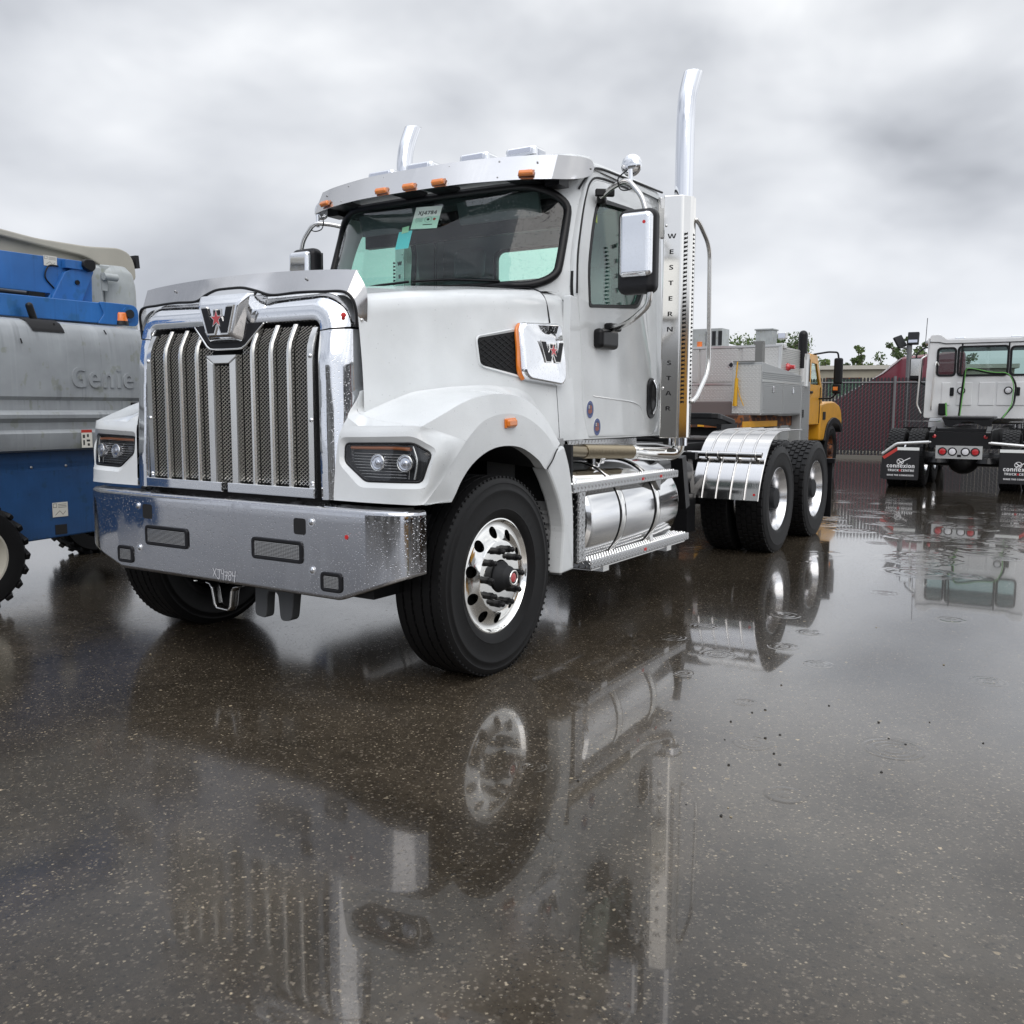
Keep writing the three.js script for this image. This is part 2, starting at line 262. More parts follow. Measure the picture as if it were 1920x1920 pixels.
const steerRim = (() => {
  const o = [[0.2985, 0.118], [0.297, 0.124], [0.291, 0.125], [0.287, 0.119], [0.283, 0.110], [0.276, 0.103], [0.262, 0.100], [0.245, 0.103], [0.222, 0.112], [0.20, 0.124], [0.188, 0.133], [0.183, 0.138], [0.178, 0.1385], [0.12, 0.1395], [0.085, 0.1395], [0.085, 0.12], [0.17, 0.116], [0.20, 0.102], [0.245, 0.082], [0.27, 0.08], [0.28, 0.05], [0.29, 0.05], [0.2985, 0.118]];
  let b = new Brush(crease(lathe(o, 'x', 0, 0, 0, 96).deleteAttribute('uv'), 0.55)); b.updateMatrixWorld();
  const cut = []; for (let i = 0; i < 10; i++) cut.push(new THREE.CylinderGeometry(0.0305, 0.0305, 0.3, 20).rotateZ(PI / 2).translate(0.1, 0.226, 0).rotateX((i + 0.15) / 10 * 2 * PI));
  const c = new Brush(mergeGeometries(cut.map((g) => { const q = g.toNonIndexed(); q.deleteAttribute('uv'); return q; }))); c.updateMatrixWorld();
  return ev.evaluate(b, c, SUBTRACTION).geometry;
})();
const nutGeo = merge(cyl(0.0215, 0.019, 0.022, 'x', 0.011, 0, 0, 12), cyl(0.0215, 0.0205, 0.009, 'x', 0.0265, 0, 0, 12), cyl(0.0145, 0.017, 0.018, 'x', 0.040, 0, 0, 12), cyl(0.0165, 0.0155, 0.006, 'x', 0.051, 0, 0, 12), ball(0.0145, 0.053, 0, 0, 0.8, 1, 1, 10));
function steerWheel(parent, x, z, s) {
  const w = group('wheel', parent, x, 0.505, z, s < 0 ? PI : 0);
  part('tyre', M.rubber, w, steerTyre); part('rim', M.chromeWheel, w, steerRim);
  part('hub', M.dark, w, lathe([[0, 0.222], [0.04, 0.222], [0.046, 0.216], [0.047, 0.202], [0.055, 0.197], [0.058, 0.188], [0.064, 0.16], [0.078, 0.152], [0.079, 0.13], [0, 0.13]], 'x', 0, 0, 0, 32));
  part('hub_ring', M.chromeWheel, w, new THREE.TorusGeometry(0.035, 0.005, 8, 28).rotateY(PI / 2).translate(0.223, 0, 0));
  part('hub_badge', M.red, w, ball(0.024, 0.222, 0, 0, 0.12, 1, 1, 12));
  part('brake_drum', M.cavity, w, cyl(0.255, 0.255, 0.16, 'x', -0.03, 0, 0, 32));
  for (let i = 0; i < 10; i++) { const t = (i + 0.5) / 10 * 2 * PI; part('lug_nut', M.seal, w, nutGeo.clone().scale(0.92, 0.9, 0.9).translate(0.139, 0.1425 * Math.cos(t), 0.1425 * Math.sin(t))); }
  return w;
}
function driveWheel(parent, x, z, s, dish) {
  const w = group('wheel', parent, x, 0.505, z, s < 0 ? PI : 0);
  part('tyre', M.rubber, w, driveTyre);
  part('rim', M.polishedWheel, w, crease(lathe([[0.303, 0.112], [0.302, 0.121], [0.294, 0.122], [0.289, 0.112], [0.284, 0.100], [0.276, 0.085], [0.267, 0.062], [0.259, 0.03], [0.254, -0.02], [0.252, -0.09], [0.246, -0.13], [0.22, -0.145], [0.17, -0.15], [0.17, -0.16], [0.27, -0.16], [0.29, -0.1], [0.295, 0.1], [0.303, 0.112]], 'x', 0, 0, 0, 64), 0.5));
  if (dish) part('hub', M.dark, w, lathe([[0, 0.11], [0.09, 0.11], [0.1, 0.10], [0.102, 0.03], [0.12, 0.02], [0.125, -0.10], [0.165, -0.11], [0.168, -0.15], [0, -0.15]], 'x', 0, 0, 0, 28), [...Array(10)].map((_, i) => cyl(0.016, 0.016, 0.06, 'x', -0.12, 0.1425 * Math.cos(i * 36 * D), 0.1425 * Math.sin(i * 36 * D), 8)));
  return w;
}
M.chromeWheel = std({ color: rgb(0.9, 0.89, 0.86), metalness: 1, roughness: 0.09 });
M.polishedWheel = std({ color: rgb(0.68, 0.68, 0.69), metalness: 1, roughness: 0.2 });

// ------------------------------------------------------------------ the white tractor unit (front axle at the origin, nose towards +z)
const truck = thing('semi_truck', 'white day cab semi truck in front with tall chrome grille and twin exhaust stacks', 'semi truck');
const wsX = 0.93;
// winged letter emblem: outline plate, black strokes, red star
function emblem(parent, place, s) {
  const stroke = (pts, grow) => roundPoly(pts.map(([x, y]) => [x, y]), 0.002);
  const g = group('emblem', parent); place(g); g.scale.setScalar(s);
  const left = [[-1, 0.56], [-0.62, 0.56], [-0.42, -0.12], [-0.26, 0.2], [-0.06, 0.2], [-0.06, -0.1], [-0.26, -0.56], [-0.62, -0.56]], right = left.map(([x, y]) => [-x, y]).reverse();
  const big = (q, k) => { const cx = q.reduce((a, p) => a + p[0], 0) / q.length, cy = q.reduce((a, p) => a + p[1], 0) / q.length; return q.map(([x, y]) => [x + Math.sign(x - cx) * k, y + Math.sign(y - cy) * k]); };
  part('emblem_outline', M.satin, g, ext(big(left, 0.07), 0.05, 0, 'xy'), ext(big(right, 0.07), 0.049, 0.0005, 'xy'), ext([[-0.26, 0.5], [0.26, 0.5], [0.26, 0.05], [-0.26, 0.05]], 0.045, 0.001, 'xy'));
  part('emblem_letter', M.black, g, ext(left, 0.03, 0.045, 'xy'), ext(right, 0.029, 0.0455, 'xy'), ext([[-0.2, 0.44], [0.2, 0.44], [0.2, 0.1], [-0.2, 0.1]], 0.026, 0.046, 'xy'));
  const star = (r) => [...Array(10)].map((_, i) => { const a = PI / 2 + i * PI / 5, q = i % 2 ? r * 0.4 : r; return [q * Math.cos(a), q * Math.sin(a) + 0.06]; });
  part('star_edge', M.satin, g, ext(star(0.43), 0.03, 0.07, 'xy')); part('star', M.red, g, ext(star(0.33), 0.03, 0.083, 'xy'));
  return g;
}
// ---- bumper
{
  const half = [[0, 0.778], [0.90, 0.778], [1.0, 0.772], [1.08, 0.752], [1.14, 0.715], [1.18, 0.672], [1.2, 0.625]];
  const bp = new THREE.CatmullRomCurve3([...half.slice().reverse().map(([x, z]) => V(-x, 0, z)), ...half.slice(1).map(([x, z]) => V(x, 0, z))], false, 'centripetal').getSpacedPoints(120);
  const bot = (x) => { const a = Math.abs(x); return a < 0.81 ? 0.468 : lerp(0.468, 0.605, (a - 0.81) / 0.39); };
  const sec = [[-0.075, 0.012, 1], [-0.04, 0.004, 1], [-0.012, 0, 1], [-0.003, -0.006, 1], [0, -0.02, 1]];
  const g = grid(120, 16, (u, v) => {
    const i = Math.round(u * 120), p = bp[i], b = bot(p.x), k = Math.round(v * 16); let y, back;
    if (k < 5) { [back, y] = sec[k]; y += 0.898; } else if (k < 12) { y = lerp(0.878, b + 0.02, (k - 4) / 8); back = 0; } else { const q = [[0, 0.02], [0, 0.008], [-0.008, 0.001], [-0.03, 0], [-0.06, 0.002]][k - 12]; back = q[0]; y = b + q[1]; }
    const s = Math.abs(p.x) > 1.0 ? (Math.abs(p.x) - 1.0) / 0.2 : 0;
    return [p.x + Math.sign(p.x) * back * s * 0.9, y, p.z + back * (1 - s * 0.6)];
  }, false);
  const bumper = part('bumper', M.bumper, truck, crease(g, 0.9));
  const frameVent = (cx, cy, w, h, rows, cols) => {
    part('vent_frame', M.black, bumper, ext(rrect(cx, cy, w, h, 0.022), 0.012, 0.777, 'xy', 0.004, [rrect(cx, cy, w - 0.036, h - 0.032, 0.014)]));
    part('vent_back', M.cavity, bumper, box(w - 0.03, h - 0.03, 0.002, cx, cy, 0.7795));
    const bars = []; for (let i = 0; i < rows; i++) bars.push(box(w - 0.04, 0.0032, 0.005, cx, cy + (i - (rows - 1) / 2) * (h - 0.036) / rows, 0.7835)); for (let i = 0; i < cols; i++) bars.push(box(0.0016, h - 0.036, 0.003, cx + (i - (cols - 1) / 2) * (w - 0.042) / cols, cy, 0.782));
    part('vent_screen', M.satin, bumper, bars).userData.kind = 'stuff';
  };
  for (const s of [-1, 1]) {
    frameVent(s * 0.412, 0.673, 0.345, 0.108, 11, s > 0 ? 26 : 0); frameVent(s * 0.765, 0.551, 0.133, 0.094, 9, s > 0 ? 10 : 0);
    part('tow_slot', M.cavity, bumper, ext(rrect(s * 0.566, 0.799, 0.08, 0.078, 0.014), 0.003, 0.7772, 'xy'));
    for (const y of [0.825, 0.596]) part('bolt', M.chrome, bumper, ball(0.017, s * 0.643, y, 0.779, 1, 1, 0.55, 14), cyl(0.022, 0.022, 0.004, 'z', s * 0.643, y, 0.780, 16));
  }
  part('red_sticker', M.redDot, bumper, cyl(0.0105, 0.0105, 0.003, 'z', 0.86, 0.77, 0.7795, 16));
  part('bumper_bracket', M.frame, bumper, box(1.9, 0.09, 0.3, 0, 0.52, 0.55), both(box(0.1, 0.3, 0.3, 0.43, 0.7, 0.55)), box(2.1, 0.1, 0.5, 0, 0.80, 0.3));
  const chalk = canvasTex(256, 96, (c, w, h) => { c.clearRect(0, 0, w, h); c.strokeStyle = '#d8d8dc'; c.lineWidth = 4.5; c.lineCap = 'round'; const L = (...p) => { c.beginPath(); p.forEach(([x, y], i) => i ? c.lineTo(x, y) : c.moveTo(x, y)); c.stroke(); };
    L([12, 12], [44, 66]); L([46, 10], [10, 68]); L([52, 16], [92, 16]); L([76, 16], [76, 70], [66, 82], [54, 74]); L([96, 14], [98, 40], [120, 42]); L([122, 10], [112, 84]); L([128, 26], [158, 24], [138, 78]); L([134, 52], [158, 50]);
    c.beginPath(); c.ellipse(182, 32, 13, 14, 0.2, 0, 7); c.stroke(); c.beginPath(); c.ellipse(178, 62, 13, 17, 0.2, 0, 7); c.stroke(); L([206, 20], [204, 46], [236, 44]); L([236, 12], [222, 88]); });
  const m = new THREE.Mesh(new THREE.PlaneGeometry(0.19, 0.072).translate(0.033, 0.512, 0.7815), std({ map: chalk, transparent: true, roughness: 0.8 })); m.name = 'chalk_number'; bumper.add(m);
  part('tow_hook', M.satin, truck, tube([[-0.30, 0.415, 0.6], [-0.262, 0.41, 0.6], [-0.236, 0.285, 0.6], [-0.122, 0.28, 0.6], [-0.101, 0.405, 0.6], [-0.06, 0.415, 0.6]], 0.009, { bend: 0.02 }).map((g) => g.clone().scale(1, 1, 3.4).translate(0, 0, -1.44)));
  part('skid_plate', M.dull2, truck, ext(roundPoly([[0.01, 0.47], [0.30, 0.47], [0.27, 0.26], [0.19, 0.25], [0.175, 0.40], [0.10, 0.40], [0.085, 0.25], [0.0, 0.26]], 0.03), 0.06, 0.5, 'xy', 0.006), box(0.10, 0.14, 0.05, 0.14, 0.44, 0.46));
}
// ---- grille surround: a chrome frame, split into an arch and two legs
const surroundPath = (() => { const o = []; const P = roundPoly([[-0.642, 0.925], [-0.615, 1.765, 0.05], [0.615, 1.765, 0.05], [0.642, 0.925]], 0.05, 8).slice(9).slice(0, -9); return [[-0.642, 0.925], ...P, [0.642, 0.925]]; })();
{
  const c = new THREE.CurvePath(); for (let i = 1; i < surroundPath.length; i++) c.add(new THREE.LineCurve3(V(...surroundPath[i - 1], 0), V(...surroundPath[i], 0)));
  const L = c.getLength(), N = 640, sec = [[0, -0.10], [0, -0.012], [0.006, -0.002], [0.012, 0], [0.066, 0.002], [0.078, -0.003], [0.088, -0.011], [0.116, -0.034], [0.136, -0.054], [0.148, -0.080], [0.154, -0.125], [0.156, -0.20]];
  const pts = []; for (let i = 0; i <= N; i++) { const q = c.getPoint(Math.min(i / N, 0.99999)), a = c.getPoint(Math.max(0, i / N - 0.004)), b = c.getPoint(Math.min(0.99999, i / N + 0.004)), t = b.clone().sub(a).normalize(); pts.push([q, V(-t.y, t.x, 0)]); }
  const face = (y) => 0.712 - 0.032 * smooth(1.55, 1.80, y) - 0.012 * smooth(1.0, 1.6, y) + 0.002;
  const seg = (i0, i1) => crease(grid(i1 - i0, sec.length - 1, (u, v) => { const [q, n] = pts[Math.round(lerp(i0, i1, u))], [o, z] = sec[Math.round(v * (sec.length - 1))], y = q.y + n.y * o, x = q.x + n.x * o; return [x, y, face(q.y) + z ]; }, true), 0.7);
  const leg = (0.795 / L) * N | 0;
  part('grille_surround', M.chrome, truck, seg(0, leg - 1)); part('grille_surround', M.chrome, truck, seg(leg, N - leg)); part('grille_surround', M.chrome, truck, seg(N - leg + 1, N));
}
part('red_sticker', M.redDot, truck, ball(0.0125, 0, 0, 0, 1, 1, 0.3, 12).rotateY(0.8).translate(0.744, 1.786, 0.648));
// ---- grille insert
{
  const grille = group('grille', truck);
  const zf = (y) => 0.712 - 0.055 * smooth(1.60, 1.76, y) * ((y - 1.60) / 0.16);
  part('grille_cavity', M.cavity, grille, box(1.28, 0.95, 0.01, 0, 1.33, 0.57), both(box(0.03, 0.95, 0.1, 0.635, 1.33, 0.61)), box(1.28, 0.03, 0.1, 0, 1.785, 0.6));
  const bar = (x, w, top, y0 = 0.955, d = 0.02) => {          // an upright with a bent-back head
    const g = new THREE.BoxGeometry(w, top - y0, d, 1, 18, 1).translate(x, (top + y0) / 2, 0); const p = g.attributes.position;
    for (let i = 0; i < p.count; i++) p.setZ(i, p.getZ(i) + zf(p.getY(i)) - 0.005 + (Math.abs(p.getX(i) - x) < 0 ? 0 : 0)); return crease(warp(g, () => {}), 0.5);
  };
  for (const s of [-1, 1]) {
    for (const x of [0.205, 0.333, 0.454]) part('grille_bar', M.steelBar, grille, bar(s * x, 0.030, 1.755), bar(s * x, 0.012, 1.755, 0.955, 0.034));
    part('grille_bar', M.steelBar, grille, bar(s * 0.590, 0.034, 1.735));
    for (const y of [1.60, 1.30, 1.0]) part('bolt', M.chrome, grille, ball(0.011, s * 0.593, y, zf(y) + 0.006, 1, 1, 0.7, 10));
    part('bottom_trim', M.chrome, grille, rbox(0.60, 0.048, 0.03, 0.004, s * 0.322, 0.955, 0.722), both());
  }
  for (const s of [-1, 1]) part('centre_post', M.steelBar, grille, ext([[s * 0.056, 0.957], [s * 0.056, 1.575], [s * 0.108, 1.605], [s * 0.108, 0.957]], 0.045, 0.69, 'xy', 0.006));
  part('centre_post', M.steelBar, grille, ext([[-0.108, 1.607], [-0.055, 1.575], [0.055, 1.575], [0.108, 1.607], [0.108, 1.618], [-0.108, 1.618]], 0.045, 0.69, 'xy', 0.004));
  // expanded metal between the uprights
  const strip = (x0, x1, y0, y1) => {
    const out = [], cw = 0.026, ch = 0.0095, n = Math.max(1, Math.round((x1 - x0) / cw)), w = (x1 - x0) / n; let k = 0;
    for (let y = y0; y < y1 - ch; y += ch, k++) for (let i = 0; i < n; i++) for (const s of [0, 1]) {
      const xa = x0 + (i + s * 0.5) * w, xb = xa + w * 0.5, up = (k + s) % 2 ? 1 : 0, ya = y + (up ? 0 : ch), yb = y + (up ? ch : 0), za = zf(ya) - 0.022, zb = zf(yb) - 0.022, t = 0.0021;
      out.push(xa, ya - t, za, xb, yb - t, zb, xb, yb + t, zb + 0.0009, xa, ya + t, za + 0.0009);
    }
    const idx = []; for (let i = 0; i < out.length / 12; i++) { const a = i * 4; idx.push(a, a + 1, a + 2, a, a + 2, a + 3); }
    const g = new THREE.BufferGeometry(); g.setAttribute('position', new THREE.Float32BufferAttribute(out, 3)); g.setIndex(idx); g.computeVertexNormals(); return g;
  };
  const cols = [[0.110, 0.190], [0.220, 0.318], [0.348, 0.439], [0.469, 0.573]];
  for (const s of [-1, 1]) for (const [a, b] of cols) { const top = a < 0.2 ? 1.66 : 1.75; part('mesh_panel', M.screen, grille, strip(s > 0 ? a : -b, s > 0 ? b : -a, 0.985, top)).userData.kind = 'stuff'; }
  part('mesh_panel', M.screen, grille, strip(-0.056, 0.056, 0.94, 1.575)).userData.kind = 'stuff';
  part('black_plate', M.black, grille, ext([[-0.12, 1.655], [0.12, 1.655], [0.245, 1.77], [-0.245, 1.77]], 0.012, 0.676, 'xy'));
  part('plate_rim', M.steelBar, grille, tube([[-0.25, 1.765, 0.68], [-0.125, 1.648, 0.70], [0.125, 1.648, 0.70], [0.25, 1.765, 0.68]], 0.006, { bend: 0.03 }));
  // chrome nose badge
  const badge = group('nose_badge', grille);
  const bf = [[-0.142, 1.862], [0.142, 1.862], [0.086, 1.716], [-0.086, 1.716]];
  const rings = [[0.78, 0, 0], [0.775, 0.010, -0.004], [0.735, 0.044, -0.028], [0.68, 0.052, -0.036], [0.60, 0.06, -0.04]];
  part('badge_body', M.chrome, badge, (() => {
    const ring = ([z, o]) => roundPoly([[-0.142 - o, 1.862 + o * 1.25], [0.142 + o, 1.862 + o * 1.25], [0.086 + o * 0.8, 1.716 - o * 0.75], [-0.086 - o * 0.8, 1.716 - o * 0.75]], 0.022, 5).map(([x, y]) => V(x, y, z - 0.035));
    const R = rings.map(ring), n = R[0].length;
    return [crease(grid(n, R.length - 1, (u, v) => R[Math.round(v * (R.length - 1))][Math.round(u * n) % n], true), 0.5), ext(R[0].map((p) => [p.x, p.y]), 0.004, 0.741, 'xy')];
  })());
  emblem(badge, (g) => g.position.set(0, 1.787, 0.746), 0.112);
}
M.steelBar; 
// ---- hood
const hoodXt = [[-1.04, 0.987], [-0.8, 0.975], [-0.3, 0.91], [0.2, 0.845], [0.6, 0.785]], hoodXb = [[-1.04, 1.043], [-0.8, 1.035], [-0.3, 0.955], [0.2, 0.875], [0.6, 0.808]];
const hoodYs = [[-1.04, 2.052], [-0.9, 2.055], [-0.3, 2.002], [0.2, 1.945], [0.6, 1.885]], hoodYc = [[-1.04, 2.118], [-0.8, 2.112], [-0.3, 2.06], [0.2, 2.0], [0.6, 1.93]];
const hoodSide = (z, y) => lerp(interp(hoodXt, z), interp(hoodXb, z), clamp((1.9 - y) / 0.5, -0.1, 1.4));
function hoodPoint(u, z) {                                        // u 0 centre .. 1 bottom of the side
  const ys = interp(hoodYs, z), yc = interp(hoodYc, z), xt = interp(hoodXt, z), r = 0.11, xs = xt - r;
  if (u < 0.4) { const t = u / 0.4; return [xs * t, lerp(yc, ys, t * t), z]; }
  if (u < 0.62) { const a = (u - 0.4) / 0.22 * PI / 2, y = ys - r + r * Math.cos(a); return [xs + (r + 0.0) * Math.sin(a) + (hoodSide(z, ys - r) - xt) * Math.sin(a), y, z]; }
  const t = (u - 0.62) / 0.38, y = lerp(ys - r, 1.17, t); return [hoodSide(z, y) + 0.012 * Math.sin(PI * t), y, z];
}
const hoodPart = (z0, z1, n) => both(grid(64, n, (u, v) => hoodPoint(u, lerp(z0, z1, v)), false));
part('hood', M.white, truck, hoodPart(0.60, -0.835, 30));
part('cowl', M.white, truck, hoodPart(-0.841, -1.03, 6).map((g) => warp(g, (p) => { if (Math.abs(p.x) > 0.9) p.x += Math.sign(p.x) * 0.0; })), both(ext(roundPoly([[-0.98, 1.166], [-1.262, 1.166], [-1.19, 1.30], [-1.162, 1.42], [-1.145, 1.702], [-1.115, 1.90], [-1.075, 2.02], [-1.0, 2.03]], 0.015), 0.05, 0.988, 'zy', 0.004)));
each('hood_seam', M.seal, truck, ...two(wire([[1.047, 1.17, -0.838], [1.038, 1.36, -0.838], [1.016, 1.6, -0.838], [0.992, 1.85, -0.838], [0.93, 2.03, -0.838], [0.7, 2.075, -0.838], [0.4, 2.10, -0.838], [0, 2.112, -0.838]], 0.004, 60)));
// ---- bug shield over the grille
{
  const flo = [[0.748, 1.893, 0.625], [0.60, 1.906, 0.632], [0.45, 1.911, 0.636], [0.27, 1.909, 0.644], [0.19, 1.932, 0.655], [0.10, 1.952, 0.662], [0, 1.955, 0.664]];
  const fhi = [[0.764, 1.998, 0.577], [0.67, 2.006, 0.583], [0.48, 2.015, 0.594], [0.30, 2.020, 0.602], [0.20, 2.022, 0.605], [0.10, 2.023, 0.608], [0, 2.023, 0.609]];
  const slo = [[0.786, 1.735, 0.600], [0.790, 1.80, 0.604], [0.780, 1.86, 0.615], [0.748, 1.893, 0.625]], shi = [[0.797, 1.735, 0.548], [0.806, 1.80, 0.552], [0.806, 1.91, 0.558], [0.764, 1.998, 0.577]];
  const back = (c) => c.map(([x, y, z]) => [x, y - 0.002, z - 0.022]);
  const shield = part('bug_shield', M.steel, truck, both(loft(50, 6, [flo, fhi]), loft(24, 6, [slo, shi]), loft(50, 1, [fhi, back(fhi)])));
  each('gasket', M.seal, shield, ...two(wire([...slo.slice(0, 3), ...flo].map(([x, y, z]) => [x - 0.002, y - 0.004, z + 0.006]), 0.0075, 90)));
  for (const s of [-1, 1]) { for (const x of [0.25, 0.48]) part('rivet', M.dull, shield, ball(0.007, s * x, 1.972, 0.618, 1, 1, 0.6, 8)); part('rivet', M.satin, shield, ball(0.010, s * 0.797, 1.765, 0.58, 0.6, 1, 1, 10)); }
}
// ---- fenders
const OC = [[1.19, 1.277, 0.64], [1.20, 1.33, 0.496], [1.205, 1.385, 0.34], [1.205, 1.418, 0.18], [1.205, 1.43, 0.01], [1.20, 1.41, -0.20], [1.185, 1.325, -0.43], [1.209, 1.165, -0.585]];
const FL = [[0.795, 1.345, 0.62], [0.832, 1.40, 0.45], [0.862, 1.44, 0.30], [0.888, 1.463, 0.13], [0.912, 1.478, -0.03], [0.955, 1.485, -0.30], [1.012, 1.42, -0.58], [1.046, 1.19, -0.80]];
const MID = OC.map((p, i) => { const f = FL[i], t = 0.62; return [lerp(p[0], f[0], t), p[1] + (f[1] - p[1]) * 0.28 + (i < 6 ? 0.004 : -0.005), lerp(p[2], f[2], t)]; });
const MID2 = OC.map((p, i) => { const f = FL[i], t = 0.86; return [lerp(p[0], f[0], t), p[1] + (f[1] - p[1]) * 0.62, lerp(p[2], f[2], t)]; });
const FL2 = FL.map(([x, y, z]) => [hoodSide(z, y + 0.09) + 0.004, y + 0.09, z]);
const IC = [[1.238, 1.206, 0.365], [1.236, 1.25, 0.30], [1.234, 1.289, 0.233], [1.23, 1.318, 0.13], [1.228, 1.331, 0.02], [1.226, 1.318, -0.17], [1.222, 1.225, -0.40], [1.215, 1.13, -0.53]];
const IB = [[1.213, 0.93, 0.655], [1.238, 1.03, 0.56], [1.24, 1.12, 0.47], ...IC];
const LP = [[1.218, 0.925, 0.455], [1.222, 0.965, 0.425], [1.222, 1.015, 0.385], [1.222, 1.08, 0.31], [1.222, 1.13, 0.215], [1.222, 1.16, 0.115], [1.222, 1.171, 0.0], [1.222, 1.155, -0.16], [1.222, 1.085, -0.33], [1.22, 1.03, -0.419], [1.218, 1.125, -0.525]];
const noseCols = [
  [[0.726, 0.928, 0.718], [0.73, 1.03, 0.712], [0.738, 1.15, 0.704], [0.748, 1.235, 0.694], [0.756, 1.275, 0.680]],
  [[0.95, 0.928, 0.716], [0.95, 1.03, 0.71], [0.95, 1.15, 0.702], [0.95, 1.238, 0.692], [0.95, 1.277, 0.675]],
  [[1.115, 0.928, 0.700], [1.145, 1.03, 0.69], [1.158, 1.15, 0.680], [1.165, 1.24, 0.665], [1.185, 1.277, 0.645]],
  [[1.185, 0.928, 0.682], [1.225, 1.03, 0.642], [1.252, 1.15, 0.605], [1.24, 1.215, 0.565], [1.217, 1.244, 0.505]],
  [[1.213, 0.93, 0.655], [1.238, 1.03, 0.56], [1.243, 1.10, 0.49], [1.241, 1.155, 0.425], [1.238, 1.206, 0.365]]].map(curve);
const noseAt = (s, t) => new THREE.CatmullRomCurve3(noseCols.map((c) => c.getPoint(clamp(t))), false, 'centripetal').getPoint(clamp(s));
const noseNormal = (s, t) => { const e = 0.01, a = noseAt(Math.min(1, s + e), t).sub(noseAt(Math.max(0, s - e), t)), b = noseAt(s, Math.min(1, t + e)).sub(noseAt(s, Math.max(0, t - e))); return a.cross(b).normalize(); };
function noseFind(x, y) { let best = [0, 0], bd = 9; for (let i = 0; i <= 40; i++) for (let j = 0; j <= 30; j++) { const p = noseAt(i / 40 * 0.8, j / 30), d = Math.hypot(p.x - x, p.y - y); if (d < bd) { bd = d; best = [i / 40 * 0.8, j / 30]; } } let [s, t] = best, h = 0.01; for (let k = 0; k < 60; k++) { let moved = false; for (const [ds, dt] of [[h, 0], [-h, 0], [0, h], [0, -h]]) { const p = noseAt(s + ds, t + dt), d = Math.hypot(p.x - x, p.y - y); if (d < bd) { bd = d; s += ds; t += dt; moved = true; break; } } if (!moved) h *= 0.6; } return [s, t]; }
const hexOut = [[0.752, 1.222], [1.168, 1.234], [1.249, 1.176, 0.02], [1.222, 1.0], [0.886, 0.995], [0.755, 1.098]];
const hexIn = [[0.776, 1.194], [1.166, 1.203], [1.240, 1.160, 0.02], [1.204, 1.03], [0.905, 1.026], [0.778, 1.11]];
const dense = (poly) => { const r = roundPoly(poly, 0.028, 3), o = []; r.forEach((p, i) => { const q = r[(i + 1) % r.length], n = Math.max(1, Math.round(Math.hypot(q[0] - p[0], q[1] - p[1]) / 0.04)); for (let k = 0; k < n; k++) o.push([lerp(p[0], q[0], k / n), lerp(p[1], q[1], k / n)]); }); return o; };
const hexOutST = dense(hexOut).map(([x, y]) => noseFind(x, y));
function resampleTo(poly, n) { const c = new THREE.CurvePath(); poly.forEach((p, i) => { const q = poly[(i + 1) % poly.length]; c.add(new THREE.LineCurve3(V(...p, 0), V(...q, 0))); }); const o = []; for (let i = 0; i < n; i++) { const p = c.getPoint(i / n * 0.99999); o.push([p.x, p.y]); } return o; }
const N6 = 72, hexA = resampleTo(roundPoly(hexOut, 0.028, 3), N6).map(([x, y]) => noseFind(x, y)), hexB = resampleTo(roundPoly(hexIn, 0.02, 3), N6).map(([x, y]) => noseFind(x, y));
const onNose = ([s, t], depth) => noseAt(s, t).addScaledVector(noseNormal(s, t), -depth);
const ringGeo = (A, da, B, db, n) => crease(grid(N6, n, (u, v) => { const i = Math.round(u * N6) % N6; return onNose(A[i], da).lerp(onNose(B[i], db), v); }), 0.8);
const fillGeo = (A, d) => { const c = A.reduce((a, p) => [a[0] + p[0] / N6, a[1] + p[1] / N6], [0, 0]); return grid(N6, 6, (u, v) => { const p = A[Math.round(u * N6) % N6]; return onNose([lerp(p[0], c[0], v), lerp(p[1], c[1], v)], d); }); };
const noseSkin = (() => {                                         // the skin between the outline of the panel and the lamp's opening
  const ctr = noseFind(1.0, 1.115);
  const g = grid(N6 * 2, 12, (u, v) => {
    const k = u * N6, i = Math.floor(k + 1e-6) % N6, f = k - Math.floor(k + 1e-6), p0 = hexA[i], p1 = hexA[(i + 1) % N6], p = f > 0.1 ? [(p0[0] + p1[0]) / 2, (p0[1] + p1[1]) / 2] : p0;
    const dx = p[0] - ctr[0], dy = p[1] - ctr[1]; let m = 1e9; if (dx > 1e-6) m = Math.min(m, (1 - p[0]) / dx); if (dx < -1e-6) m = Math.min(m, -p[0] / dx); if (dy > 1e-6) m = Math.min(m, (1 - p[1]) / dy); if (dy < -1e-6) m = Math.min(m, -p[1] / dy);
    const e = [clamp(p[0] + dx * m), clamp(p[1] + dy * m)]; return noseAt(lerp(p[0], e[0], v), lerp(p[1], e[1], v));
  });
  return g;
})();
const cornerFill = (() => { const ctr = noseFind(1.0, 1.115), out = []; for (const [s, t] of [[0, 0], [1, 0], [0, 1], [1, 1]]) out.push(grid(4, 4, (u, v) => { const p = noseAt(lerp(s, s ? 0.9 : 0.1, u), lerp(t, t ? 0.9 : 0.1, v)); return p.addScaledVector(noseNormal(lerp(s, s ? 0.9 : 0.1, u), lerp(t, t ? 0.9 : 0.1, v)), -0.001 - 0.004 * Math.max(u, v)); })); return out; })();
const noseTop = [...Array(9)].map((_, i) => noseAt(i / 8 * 0.5, 1).toArray());
const noseX = (x) => { let a = 0, b = 0.5; for (let i = 0; i < 30; i++) { const m = (a + b) / 2; if (noseAt(m, 1).x < x) a = m; else b = m; } return noseAt(a, 1).toArray(); };
